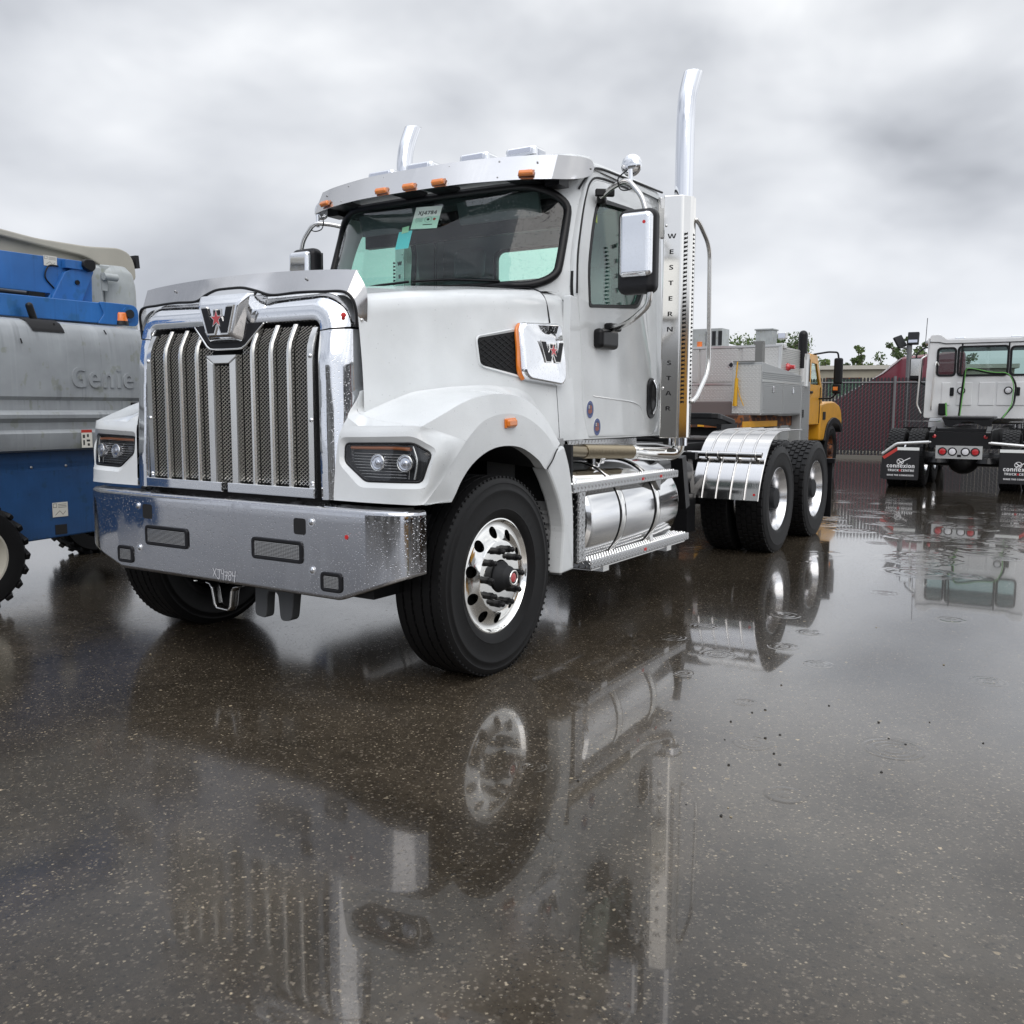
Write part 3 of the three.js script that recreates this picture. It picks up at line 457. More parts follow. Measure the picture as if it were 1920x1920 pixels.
for (const s of [-1, 1]) {
  const side = (...gs) => gs.flat(9).map((g) => s > 0 ? g : mirX(g));
  const f0 = [FL2, FL, MID2, MID, OC].map((c) => c[0]), f = part('fender', M.white, truck, side(
    noseSkin, cornerFill, loft(60, 10, [OC, MID, MID2, FL, FL2]), loft(60, 5, [IC, OC]), loft(60, 6, [LP, IB]),
    loft(30, 3, [f0, [[0.792, 1.41, 0.608], [0.770, 1.315, 0.660], noseX(f0[2][0]), noseX(f0[3][0]), noseTop[8]]]),
    loft(12, 2, [[noseTop[0], noseX(0.79), noseX(0.82), noseX(f0[2][0])], [[0.770, 1.315, 0.660], [0.795, 1.303, 0.668], [0.825, 1.29, 0.675], noseX(f0[2][0])]]), loft(60, 1, [LP, LP.map(([x, y, z]) => [x - 0.06, y + 0.004, z])]),
    loft(20, 1, [noseCols.map((c) => c.getPoint(0).toArray()), noseCols.map((c) => { const p = c.getPoint(0); return [p.x, p.y + 0.012, p.z - 0.12]; })]),
    grid(1, 1, (u, v) => [lerp(1.14, 1.22, u), lerp(0.927, 0.935, v), lerp(0.655, 0.45, v)]),
    ringGeo(hexA, 0, hexB, 0.022, 2)));
  part('fender_seam', M.seal, f, side(wire([[1.224, 1.033, -0.42], [1.226, 1.08, -0.475], [1.218, 1.128, -0.53], [1.20, 1.14, -0.60]], 0.004, 20)));
  part('fender_tail', M.white, f, side(ext(roundPoly([[-0.612, 1.155, 0.02], [-0.65, 1.09, 0.04], [-0.675, 1.04, 0.05], [-0.705, 0.95, 0.05], [-0.733, 0.75, 0.05], [-0.742, 0.435, 0.01], [-0.592, 0.428, 0.01], [-0.622, 0.68, 0.05], [-0.592, 0.78, 0.05], [-0.553, 0.858, 0.05], [-0.48, 0.965, 0.05], [-0.418, 1.035, 0.01], [-0.47, 1.075, 0.02], [-0.535, 1.135, 0.02]], 0.02, 3), 0.10, 1.122, 'zy', 0.014)));
  part('side_marker', M.amber, f, side(rbox(0.022, 0.038, 0.085, 0.012, 1.242, 1.285, -0.03, 0.05), rbox(0.012, 0.05, 0.10, 0.006, 1.232, 1.285, -0.03, 0.05)));
  part('wheel_well', M.dark, f, side(loft(60, 1, [LP.map(([x, y, z]) => [x - 0.058, y + 0.006, z]), LP.map(([x, y, z]) => [0.42, y + 0.06, z])]), box(0.7, 0.5, 0.02, 0.82, 0.9, -0.80), box(0.02, 0.7, 1.0, 0.42, 0.85, 0.0)));
  part('splash_panel', M.liner, f, side(box(0.5, 0.78, 0.03, 0.93, 0.80, -0.66), [0.55, 0.66, 0.77].map((y) => rbox(0.11, 0.08, 0.02, 0.008, 1.07, y - 0.03, -0.638)), box(0.5, 0.02, 0.03, 0.93, 0.77, -0.635)));
  part('panel_opening', M.cavity, f, side(box(0.2, 0.22, 0.006, 0.98, 0.94, -0.642)));
  // headlight
  const h = group('headlight', truck);
  part('housing', M.lampBlack, h, side(ringGeo(hexB, 0.022, hexB, 0.075, 1), fillGeo(hexB.map(([a, b]) => [a, b]), 0.07)));
  part('lens_rim', M.seal, h, side(new THREE.TubeGeometry(new THREE.CatmullRomCurve3(hexB.map((p) => onNose(p, 0.02)), true), 140, 0.0065, 6, true)));
  const at = (x, y, d) => onNose(noseFind(x, y), d);
  part('amber_strip', M.amberDim, h, side(new THREE.TubeGeometry(new THREE.CatmullRomCurve3([at(0.80, 1.178, 0.035), at(0.92, 1.179, 0.035), at(1.05, 1.181, 0.035), at(1.145, 1.178, 0.035)]), 30, 0.0095, 6)));
  const fins = []; for (let i = 0; i < 9; i++) { const y = 1.153 - i * 0.0135, x0 = 0.792 + Math.max(0, i - 3) * 0.016; fins.push(new THREE.TubeGeometry(new THREE.CatmullRomCurve3([at(x0, y, 0.045), at((x0 + 1.13) / 2, y, 0.045), at(1.13 - (i > 6 ? 0.01 : 0), y, 0.045)]), 12, 0.0019, 4)); }
  fins.push(new THREE.TubeGeometry(new THREE.CatmullRomCurve3([at(1.138, 1.155, 0.043), at(1.138, 1.10, 0.043), at(1.136, 1.04, 0.043)]), 12, 0.0025, 4), new THREE.TubeGeometry(new THREE.CatmullRomCurve3([at(1.16, 1.19, 0.03), at(1.18, 1.12, 0.03), at(1.17, 1.04, 0.03)]), 12, 0.006, 5));
  part('fin', M.satin, h, side(fins)).userData.kind = 'stuff';
  for (const x of [0.965, 1.12]) { const p = at(x, 1.113, 0.034), n = noseNormal(...noseFind(x, 1.113)), q = new THREE.Quaternion().setFromUnitVectors(V(0, 0, 1), n); part('lamp', M.lampLens, h, side(lathe([[0, 0.012], [0.012, 0.012], [0.013, 0.004], [0.024, 0.010], [0.026, 0.002], [0.034, 0.014], [0.036, 0.0], [0.036, -0.02]], 'z', 0, 0, 0, 10).applyQuaternion(q).translate(p.x, p.y, p.z))); part('lamp_ring', M.chromeWheel, h, side(new THREE.TorusGeometry(0.037, 0.003, 6, 24).applyQuaternion(q).translate(p.x, p.y, p.z + 0.008))); }
  part('lens', M.clear, h, side(fillGeo(hexB, 0.016)));
  // hood side intake with a chrome cover
  const on = (z, y, o = 0) => V(hoodSide(z, y) + 0.012 * Math.sin(PI * clamp((1.94 - y) / 0.77)) + o, y, z);
  const vent = group('side_intake', truck), vp = roundPoly([[-0.185, 1.728, 0.03], [-0.52, 1.785, 0.02], [-0.505, 1.542, 0.02], [-0.195, 1.588, 0.03]], 0.03, 4), vc = [-0.35, 1.66];
  const vo = vp.map(([z, y]) => [vc[0] + (z - vc[0]) * (z > vc[0] ? 1.07 : 1.0), vc[1] + (y - vc[1]) * 1.16]);
  const ringV = (A, oa, B, ob) => grid(A.length, 2, (u, v) => { const i = Math.round(u * A.length) % A.length; return on(...A[i], oa).lerp(on(...B[i], ob), v); });
  part('intake_rim', M.white, vent, side(crease(ringV(vo, 0.0, vp.map(([z, y], i) => [lerp(vo[i][0], z, 0.3), lerp(vo[i][1], y, 0.3)]), 0.011), 0.7), crease(ringV(vp.map(([z, y], i) => [lerp(vo[i][0], z, 0.3), lerp(vo[i][1], y, 0.3)]), 0.011, vp, 0.004), 0.7)));
  part('intake_screen', M.cavity, vent, side(grid(vp.length, 3, (u, v) => { const p = vp[Math.round(u * vp.length) % vp.length]; return on(lerp(p[0], vc[0], v), lerp(p[1], vc[1], v), 0.003); })));
  const lat = []; for (let i = -8; i < 14; i++) for (const k of [-1, 1]) { const pts = []; for (let j = 0; j <= 20; j++) { const z = -0.19 - 0.32 * j / 20, y = 1.66 + k * (-0.55 * (z + 0.35)) + (i - 3) * 0.032; const top = lerp(1.72, 1.778, (z + 0.19) / -0.32), b = lerp(1.592, 1.548, (z + 0.19) / -0.32); if (y < top && y > b) pts.push(on(z, y, 0.006)); } if (pts.length > 2) lat.push(new THREE.TubeGeometry(new THREE.CatmullRomCurve3(pts), 8, 0.0022, 4)); }
  part('intake_mesh', M.dark, vent, side(lat)).userData.kind = 'stuff';
  const cov = (o) => roundPoly([[-0.505, 1.80], [-0.54, 1.838], [-0.90, 1.855], [-0.905, 1.62], [-0.885, 1.515], [-0.84, 1.485], [-0.53, 1.515], [-0.495, 1.55]].map(([z, y]) => [-0.7 + (z + 0.7) * o, 1.67 + (y - 1.67) * o]), 0.03, 4);
  const R3 = [[1.0, 0.0], [0.995, 0.028], [0.955, 0.044], [0.9, 0.05]];
  part('intake_cover', M.chrome, vent, side(crease(grid(cov(1).length, 3, (u, v) => { const [o, h] = R3[Math.round(v * 3)], c = cov(o); const [z, y] = c[Math.round(u * c.length) % c.length]; return on(z, y, h); }), 0.6), grid(cov(1).length, 5, (u, v) => { const c = cov(0.9), [z, y] = c[Math.round(u * c.length) % c.length]; return on(lerp(z, -0.72, v), lerp(y, 1.67, v), 0.05 + 0.012 * Math.sin(v * PI / 2)); })));
  part('amber_strip', M.amber, vent, side(wire([on(-0.535, 1.822, 0.012), on(-0.505, 1.795, 0.016), on(-0.492, 1.68, 0.018), on(-0.488, 1.56, 0.016), on(-0.52, 1.52, 0.012)].map((p) => p.toArray()), 0.013, 30, 6)));
  const eg = emblem(vent, (g) => { const p = on(-0.735, 1.678, 0.066); g.position.set(s * p.x, p.y, p.z); g.rotation.y = s * 81 * D; g.rotation.order = 'YXZ'; g.rotation.x = -0.09; }, 0.098); void eg;
}
// ---- cab
const lean = (g) => warp(g, (p) => { if (p.y > 2.0) p.x -= Math.sign(p.x) * (p.y - 2.0) * 0.07; });
const leanC = (g) => crease(lean(g), 0.5);
const doorZY = [[-1.268, 1.172, 0.02], [-1.196, 1.30, 0.1], [-1.168, 1.42, 0.1], [-1.152, 1.70, 0.1], [-1.12, 1.90, 0.1], [-1.098, 2.07, 0.05], [-1.139, 2.284, 0.1], [-1.19, 2.431, 0.1], [-1.246, 2.573, 0.1], [-1.302, 2.675, 0.1], [-1.342, 2.735, 0.03], [-1.405, 2.778, 0.05], [-1.50, 2.797, 0.05], [-2.27, 2.835, 0.08], [-2.335, 2.70, 0.05], [-2.345, 1.26, 0.1], [-2.27, 1.165, 0.08]];
const cabZY = [[-1.262, 1.164, 0.01], [-1.19, 1.30, 0.1], [-1.162, 1.42, 0.1], [-1.146, 1.70, 0.1], [-1.114, 1.90, 0.1], [-1.088, 2.07, 0.05], [-1.125, 2.284, 0.1], [-1.175, 2.431, 0.1], [-1.228, 2.573, 0.1], [-1.275, 2.675, 0.1], [-1.31, 2.76, 0.05], [-1.375, 2.836, 0.05], [-1.79, 2.87, 0.05], [-2.42, 2.893, 0.02], [-2.445, 2.86, 0.02], [-2.455, 1.25, 0.05], [-2.40, 1.164, 0.03]];
const winZY = [[-1.252, 1.985, 0.03], [-1.262, 2.23, 0.1], [-1.35, 2.49, 0.1], [-1.425, 2.64, 0.06], [-1.55, 2.672, 0.03], [-2.03, 2.695, 0.06], [-2.085, 2.60, 0.05], [-2.085, 2.17, 0.08], [-1.97, 2.045, 0.06]];
const doorHole = roundPoly(doorZY, 0.05, 4), winHole = roundPoly(winZY, 0.05, 5);
const inset = (q, k) => { const cx = q.reduce((a, p) => a + p[0], 0) / q.length, cy = q.reduce((a, p) => a + p[1], 0) / q.length; return q.map(([x, y]) => { const d = Math.hypot(x - cx, y - cy); return [x + (cx - x) * k / d, y + (cy - y) * k / d]; }); };
function wsPoint(s, t) { const q = s * s, lo = V(0.945 * s, 2.122 - 0.066 * q, -0.80 - 0.10 * q - 0.11 * q * q), hi = V(0.932 * s, 2.735 - 0.05 * q, -1.0 - 0.05 * q - 0.185 * q * q * q); return lo.lerp(hi, t); }
const wsPath = (k) => rrect(0, 0.5, 2 * k, k, 0.19 * k, 8).map(([s, t]) => { const cx = Math.sign(s) * (1 - 0.1), r = 1; void cx; void r; return [s, t]; });
{
  const ring = rrect(0, 0, 2, 1.2, 0.26, 10).map(([s, t]) => [s, t / 1.2 + 0.5]), n = ring.length;
  const outer = ([s, t]) => { const tt = (t - 0.5) * 2, m = Math.max(Math.abs(s), Math.abs(tt)); const S = s / m, T = tt / m, p = wsPoint(S, T / 2 + 0.5), e = Math.pow(Math.abs(S), 8); p.x += Math.sign(S) * 0.048 * e; p.z -= 0.085 * e; if (T > 0) p.y += 0.10 * Math.pow(T, 6); else p.y -= 0.05 * Math.pow(-T, 6); if (T > 0) p.z -= 0.03 * Math.pow(T, 6); return p; };
  const scaled = ([s, t], k) => [s * k, (t - 0.5) * k + 0.5];
  const pillars = grid(n, 6, (u, v) => { const q = ring[Math.round(u * n) % n]; return wsPoint(...q).lerp(outer(q), v); }, false);
  const zEnd = -2.455, seam = (z) => interp([[-1.0, 2.795], [-1.375, 2.838], [-1.79, 2.872], [-2.455, 2.897]], z);
  const roof = grid(40, 30, (u, v) => {
    const s = u * 2 - 1, z = lerp(-1.02 - 0.05 * s * s - 0.19 * s ** 6, zEnd, v), a = Math.abs(s), rear = smooth(0.93, 1.0, v), front = 1 - smooth(0, 0.34, v), y0 = seam(z);
    const X = [0.985, 0.984, 0.968, 0.925, 0.84, 0.68, 0.48, 0.24, 0], Y = [0, 0.025, 0.056, 0.08, 0.094, 0.106, 0.114, 0.119, 0.12], k = (1 - a) * 8, i = Math.min(7, Math.floor(k)), f = k - i;
    const x = lerp(X[i], X[i + 1], f) * (1 - 0.04 * front * front), y = lerp(Y[i], Y[i + 1], f) * 0.92 * (1 - 0.8 * front) * (1 + 0.3 * smooth(0.25, 0.85, v));
    return [Math.sign(s) * (x - 0.0), y0 + y - 0.07 * rear * rear - 0.09 * (1 - smooth(0, 0.10, v)), z - (front > 0 ? 0 : 0)];
  });
  const cab = part('cab', M.white, truck, pillars, roof, both(leanC(ext(roundPoly(cabZY, 0.05, 4), 0.045, 0.985, 'zy', 0.006, [doorHole]))), ext(roundPoly([[-1.0, 1.2], [1.0, 1.2], [1.0, 2.0], [0.94, 2.92], [-0.94, 2.92], [-1.0, 2.0]], 0.08, 4), 0.03, -2.455, 'xy', 0.004, [rrect(0, 2.31, 0.9, 0.62, 0.08)]), box(2.0, 0.04, 1.45, 0, 1.19, -1.74));
  each('roof_seam', M.seal, cab, ...two(wire([[0.945, 2.70, -1.26], [0.962, 2.75, -1.29], [0.976, 2.80, -1.335], [0.984, 2.838, -1.38], [0.985, 2.872, -1.8], [0.986, 2.892, -2.35], [0.986, 2.896, -2.44]], 0.0075, 50)));
  each('pillar_seam', M.seal, cab, ...two(wire([[1.031, 2.05, -1.092], [1.012, 2.284, -1.133], [1.001, 2.431, -1.183], [0.991, 2.573, -1.238], [0.983, 2.675, -1.29], [0.979, 2.74, -1.335], [0.976, 2.785, -1.40], [0.975, 2.805, -1.5], [0.973, 2.82, -1.9]], 0.007, 40)));
  part('windscreen_seal', M.seal, cab, new THREE.TubeGeometry(new THREE.CatmullRomCurve3(ring.map((q) => wsPoint(...scaled(q, 0.985)).add(V(0, 0, 0.004))), true), 200, 0.026, 8, true));
  part('windscreen', M.glass, cab, grid(n, 8, (u, v) => wsPoint(...scaled(ring[Math.round(u * n) % n], lerp(0.985, 0, v)))));
  part('rear_window', M.glass, cab, ext(rrect(0, 2.31, 0.89, 0.61, 0.075), 0.006, -2.44, 'xy')); part('window_seal', M.seal, cab, ext(rrect(0, 2.31, 0.93, 0.65, 0.09), 0.045, -2.463, 'xy', 0.005, [rrect(0, 2.31, 0.84, 0.56, 0.06)]));
  part('cowl_panel', M.dark, cab, grid(30, 3, (u, v) => { const s = u * 2 - 1, p = wsPoint(s, 0); return [p.x, p.y - 0.008 - 0.012 * v, p.z + 0.16 * v]; }));
  each('wiper', M.seal, cab, ...two(tube([[0.62, 2.12, -0.86], [0.30, 2.145, -0.80], [0.02, 2.15, -0.79]], 0.008)));
  // inside
  const inn = group('interior', cab);
  part('dashboard', M.interior, inn, rbox(1.86, 0.42, 0.5, 0.08, 0, 1.86, -1.22), rbox(0.62, 0.16, 0.3, 0.07, 0.45, 2.09, -1.28));
  part('rear_lining', M.lining, inn, ext([[-0.98, 1.25], [0.98, 1.25], [0.98, 2.8], [-0.98, 2.8]], 0.012, -2.42, 'xy', 0, [rrect(0, 2.31, 0.88, 0.60, 0.07)]));
  part('headliner', M.interior, inn, box(1.84, 0.02, 1.2, 0, 2.80, -1.78), box(1.80, 0.13, 0.16, 0, 2.765, -1.32), both(box(0.02, 0.5, 1.1, 0.965, 1.65, -1.8)));
  part('overhead_shelf', M.seal, inn, box(1.86, 0.27, 0.05, 0, 2.655, -1.46), box(1.86, 0.03, 0.3, 0, 2.775, -1.36));
  for (const s of [-1, 1]) { part('seat', M.seat, inn, rbox(0.5, 0.16, 0.5, 0.06, s * 0.5, 1.62, -1.85), rbox(0.48, 0.72, 0.14, 0.06, s * 0.5, 2.0, -2.12, -0.12), rbox(0.27, 0.24, 0.10, 0.06, s * 0.5, 2.47, -2.16, -0.1)); part('sun_flap', M.interior, inn, rbox(0.62, 0.15, 0.02, 0.01, s * 0.42, 2.62, -1.16, 0.3)); }
  part('steering_wheel', M.seal, inn, new THREE.TorusGeometry(0.225, 0.017, 8, 40).rotateX(-0.95).translate(0.48, 2.05, -1.48), cyl(0.05, 0.05, 0.3, 'y', 0.48, 1.92, -1.40), rbox(0.38, 0.03, 0.05, 0.01, 0.48, 2.05, -1.48));
  const sheet = canvasTex(256, 256, (c, w, h) => { c.fillStyle = '#dfeee4'; c.fillRect(0, 0, w, h); c.fillStyle = '#1c2422'; c.font = 'bold 58px sans-serif'; c.textAlign = 'center'; c.fillText('XJ4784', 128, 92); c.strokeStyle = '#67736e'; c.lineWidth = 3; for (let i = 0; i < 4; i++) { c.beginPath(); c.moveTo(24, 130 + i * 14); c.lineTo(96, 130 + i * 14); c.stroke(); } c.fillStyle = '#20302a'; c.beginPath(); c.arc(150, 150, 13, 0, 7); c.fill(); c.lineWidth = 2; c.beginPath(); c.arc(150, 150, 34, 0, 7); c.stroke(); c.fillStyle = '#c4473e'; c.beginPath(); c.arc(210, 150, 14, 0, 7); c.fill(); c.fillStyle = '#3b4743'; c.fillRect(110, 205, 90, 10); });
  const put = (name, mat, s, t, w, h, rz) => { const p = wsPoint(s, t), m = new THREE.Mesh(new THREE.PlaneGeometry(w, h), mat); m.name = name; m.position.copy(p).add(V(0, 0, -0.012)); m.rotation.set(-0.34, s * 0.3, rz); inn.add(m); };
  put('paper_sheet', std({ map: sheet, roughness: 0.8, side: THREE.DoubleSide }), 0.0, 0.735, 0.215, 0.155, -0.06); put('blue_note', std({ color: rgb(0.10, 0.55, 0.62), roughness: 0.8, side: THREE.DoubleSide }), -0.165, 0.52, 0.115, 0.125, -0.02); put('green_note', std({ color: rgb(0.42, 0.62, 0.42), roughness: 0.8, side: THREE.DoubleSide }), -0.168, 0.632, 0.058, 0.045, 0.1);
  // roof marker lamps behind the visor
  for (const x of [0.50, 0.135, -0.32, -0.66]) { const l = group('roof_lamp', cab, x, 2.972 + (Math.abs(x) > 0.4 ? -0.012 : 0), -1.36); part('shell', M.chrome, l, rbox(0.235, 0.085, 0.15, 0.028, 0, 0.018, 0, 0, 0, 0, 3)); part('lamp_face', M.lampLens, l, rbox(0.17, 0.034, 0.01, 0.004, 0, 0.028, 0.074)); }
}
// visor
{
  const lo = [[0, 2.70, -0.775], [0.225, 2.70, -0.78], [0.45, 2.70, -0.80], [0.796, 2.695, -0.872], [0.945, 2.69, -0.925]], hi = [[0, 2.858, -0.86], [0.225, 2.858, -0.865], [0.45, 2.857, -0.885], [0.796, 2.85, -0.955], [0.94, 2.845, -1.005]];
  const wlo = [[0.945, 2.69, -0.925], [0.985, 2.715, -1.08], [1.005, 2.75, -1.222], [1.006, 2.785, -1.305], [1.004, 2.825, -1.345]], whi = [[0.94, 2.845, -1.005], [0.982, 2.862, -1.15], [1.0, 2.872, -1.27], [1.003, 2.866, -1.325], [1.004, 2.835, -1.347]];
  const back = (c) => c.map(([x, y, z]) => [x * 0.99, y + 0.004, z - 0.05]);
  const visor = part('sun_visor', M.steel, truck, both(loft(30, 3, [lo, hi]), loft(20, 3, [wlo, whi]), loft(30, 1, [hi, back(hi)]), loft(30, 1, [lo.map(([x, y, z]) => [x, y + 0.003, z - 0.018]), lo])));
  each('visor_bracket', M.seal, visor, ...two(box(0.16, 0.03, 0.22, 0.13, 2.735, -0.93)), ...two(box(0.16, 0.03, 0.22, 0.72, 2.725, -1.0)), ...two(box(0.10, 0.06, 0.12, 0.88, 2.715, -1.10)));
  for (const x of [-0.797, -0.225, 0, 0.225, 0.797]) { const z = x === 0 ? -0.787 : Math.abs(x) < 0.3 ? -0.79 : -0.882, l = group('marker_light', visor, x, 2.732, z, Math.abs(x) > 0.3 ? Math.sign(x) * 0.25 : 0); part('lamp_base', M.amberDim, l, rbox(0.10, 0.040, 0.012, 0.005, 0, 0, 0, -0.5)); part('lamp_lens', M.amber, l, rbox(0.088, 0.030, 0.03, 0.009, 0, 0, 0.010, -0.5)); }
  for (const [x, y] of [[0.62, 2.72], [0.60, 2.825], [0.30, 2.71], [0.26, 2.83], [0.84, 2.80]]) each('rivet', M.dull, visor, ...two(ball(0.007, x, y, interp([[0, -0.775], [0.45, -0.80], [0.796, -0.872], [0.945, -0.925]], x) - (y - 2.70) * 0.53 + 0.003, 1, 1, 0.6, 8)));
  each('rivet', M.dull, visor, ...two(ball(0.009, 1.006, 2.82, -1.30, 0.6, 1, 1, 8)));
}
// doors, mirrors
const stickerTex = canvasTex(128, 128, (c) => { c.fillStyle = '#2c3c6c'; c.fillRect(0, 0, 128, 128); c.fillStyle = '#46558a'; c.beginPath(); c.ellipse(64, 64, 60, 60, 0, 0, 7); c.fill(); c.fillStyle = '#27355f'; c.beginPath(); c.ellipse(64, 64, 46, 46, 0, 0, 7); c.fill(); c.fillStyle = '#9a4f33'; for (const [x, y, w, h] of [[36, 30, 22, 16], [62, 28, 26, 18], [32, 50, 30, 14], [66, 50, 28, 16], [60, 70, 34, 12], [66, 86, 24, 10]]) c.fillRect(x, y, w, h); c.fillStyle = '#d8d4cc'; c.fillRect(34, 72, 22, 18); c.fillStyle = '#27355f'; c.fillRect(40, 77, 10, 8); });
for (const s of [-1, 1]) {
  const side = (...gs) => gs.flat(9).map((g) => s > 0 ? g : mirX(g));
  const door = part('door', M.white, truck, side(leanC(ext(inset(doorHole, 0.0065), 0.045, 0.987, 'zy', 0.006, [winHole])), leanC(wire([[1.03, 1.435, -1.32], [1.031, 1.42, -1.6], [1.032, 1.395, -1.95], [1.031, 1.36, -2.05], [1.03, 1.27, -2.10]], 0.005, 40))));
  part('window', M.tint, door, side(leanC(ext(inset(winHole, -0.004), 0.005, 1.005, 'zy'))));
  part('window_seal', M.seal, door, side(leanC(ext(inset(winHole, -0.012), 0.038, 0.999, 'zy', 0.004, [inset(winHole, 0.012)]))));
  part('door_gap', M.cavity, door, side(leanC(ext(inset(doorHole, -0.012), 0.02, 0.99, 'zy', 0, [inset(doorHole, 0.06)]))));
  part('handle_recess', M.seal, door, side(ext(rrect(-2.215, 1.432, 0.155, 0.285, 0.07, 8), 0.014, 1.024, 'zy', 0.005)));
  part('handle', M.chrome, door, side(tube([[1.045, 1.55, -2.235], [1.066, 1.51, -2.24], [1.066, 1.37, -2.24], [1.045, 1.33, -2.235]], 0.014, { bend: 0.05 })));
  if (s > 0) for (const [z, y] of [[-1.275, 1.352], [-1.375, 1.242]]) { const m = new THREE.Mesh(new THREE.CylinderGeometry(0.047, 0.047, 0.003, 32), [M.white, std({ map: stickerTex, roughness: 0.35 }), M.white]); m.geometry.rotateZ(-PI / 2); m.geometry.rotateX(PI / 2); m.geometry.scale(1, 1.15, 1).translate(1.0335, y, z); m.name = 'round_sticker'; door.add(m); }
  if (s > 0) part('inspection_tag', std({ color: rgb(0.45, 0.58, 0.12), roughness: 0.5 }), door, leanC(ext([[-1.395, 2.535], [-1.40, 2.61], [-1.455, 2.60], [-1.45, 2.52]], 0.002, 1.0125, 'zy')));
  const mir = group('mirror', truck);
  part('mirror_back', M.black, mir, side(rbox(0.245, 0.495, 0.12, 0.05, 1.352, 2.285, -1.262, 0, 0, 0, 4)));
  part('mirror_cover', M.chrome, mir, side(rbox(0.205, 0.375, 0.07, 0.032, 1.362, 2.318, -1.205, 0, 0, 0, 5)));
  part('mirror_glass', M.chromeWheel, mir, side(box(0.20, 0.44, 0.004, 1.352, 2.285, -1.324)));
  each('mirror_arm', M.satin, mir, side(tube([[1.0, 2.655, -1.42], [1.14, 2.70, -1.33], [1.275, 2.715, -1.26], [1.375, 2.60, -1.25], [1.40, 2.52, -1.25]], 0.0165, { bend: 0.05 })), side(tube([[1.06, 1.868, -1.50], [1.19, 1.862, -1.36], [1.31, 1.885, -1.27], [1.43, 1.97, -1.25], [1.435, 2.06, -1.25]], 0.0185, { bend: 0.08 })));
  each('mirror_bracket', M.seal, mir, side(rbox(0.075, 0.125, 0.25, 0.03, 1.058, 1.795, -1.435), rbox(0.06, 0.05, 0.15, 0.015, 1.06, 1.875, -1.53)), side(rbox(0.06, 0.075, 0.13, 0.03, 1.008, 2.66, -1.45, 0, 0.4), rbox(0.035, 0.045, 0.12, 0.008, 1.06, 2.685, -1.385, 0, -0.9)));
  part('round_mirror', M.chrome, mir, side(ball(0.067, 1.262, 2.812, -1.335, 1, 1, 0.62, 20), cyl(0.015, 0.015, 0.09, 'y', 1.272, 2.735, -1.30, 10)));
  part('mirror_cable', M.seal, mir, side(wire([[1.25, 2.78, -1.30], [1.20, 2.73, -1.28], [1.215, 2.67, -1.28], [1.27, 2.655, -1.27], [1.32, 2.67, -1.27]], 0.004, 24)));
  if (s > 0) part('red_sticker', M.redDot, mir, cyl(0.010, 0.010, 0.003, 'z', 1.425, 2.44, -1.1695, 14));
  // exhaust stack with a shield
  const st = group('exhaust_stack', truck), sx = 1.222, sz = -2.25, pz = sz - 0.015;
  const bendG = (() => { const c = new THREE.CatmullRomCurve3([V(sx, 1.10, pz), V(sx, 2.2, pz), V(sx, 3.22, pz), V(sx, 3.36, pz - 0.004), V(sx + 0.0, 3.48, pz - 0.03), V(sx + 0.0, 3.60, pz - 0.085), V(sx, 3.68, pz - 0.13)]); return grid(28, 60, (u, v) => { const p = c.getPoint(v), t = c.getTangent(v), n = V(1, 0, 0), b = t.clone().cross(n), a = u * 2 * PI; const q = p.clone().addScaledVector(n, 0.0645 * Math.cos(a)).addScaledVector(b, 0.0645 * Math.sin(a)); if (q.y > 3.66 - (q.z < sz - 0.1 ? 0.0 : 0)) q.y = 3.66; return q; }, true); })();
  part('stack_pipe', M.stack, st, side(bendG));
  const gp = roundPoly([[-0.080, 0.098, 0.010], [0.043, 0.058, 0.012], [0.088, -0.015, 0.02], [0.085, -0.09, 0.02], [0.03, -0.115, 0.03], [-0.08, -0.11, 0.02]], 0.02, 4).map(([x, z]) => [sx - 0.01 + x, sz + 0.02 + z]);
  const shield = part('heat_shield', M.shield, st, side(ext(gp, 1.645, 1.155, 'xz', 0.004)));
  const slit = []; for (let i = 0; i < 41; i++) { const y = 2.545 - i * 0.0285; for (const [x, z, a] of [[0.0660, 0.0222, -58.3 * D], [0.0872, -0.052, -88 * D]]) { const g = new THREE.ExtrudeGeometry(shape([[-0.021, 0.004], [0.021, 0.0095], [0.023, -0.0095], [0.0, -0.0035]]), { depth: 0.003, bevelEnabled: false }); g.rotateY(PI / 2 + a + PI / 2 + PI).translate(sx - 0.01 + x, y, sz + 0.02 + z); slit.push(g); } }
  const side2 = slit.map((g) => g.rotateY(0));
  part('shield_slits', M.cavity, shield, side(side2)).userData.kind = 'stuff';
  const word = 'WESTERN STAR'; const txt = [...word].map((ch, i) => ch === ' ' ? null : letters(ch, 0.034, 0.0025).scale(1.35, 0.9, 1).translate(0, 2.515 - i * 0.1045 - (i > 7 ? 0.02 : 0), 0)).filter(Boolean).map((g) => g.rotateY(s * 18 * D).translate(s * (sx - 0.01 - 0.0225), 0, sz + 0.02 + 0.0798));
  each('letter', M.seal, shield, ...txt);
  each('bolt', M.satin, shield, side(ball(0.009, sx - 0.07, 2.60, sz + 0.113, 1, 1, 0.6, 10)), side(ball(0.011, sx - 0.07, 1.50, sz + 0.113, 1, 1, 0.6, 10)));
  each('stack_bracket', M.satin, st, side(box(0.12, 0.2, 0.02, 1.08, 2.66, -2.33), rbox(0.03, 0.28, 0.07, 0.01, 1.02, 2.70, -2.36)), side(box(0.11, 0.12, 0.02, 1.08, 1.48, -2.38)));
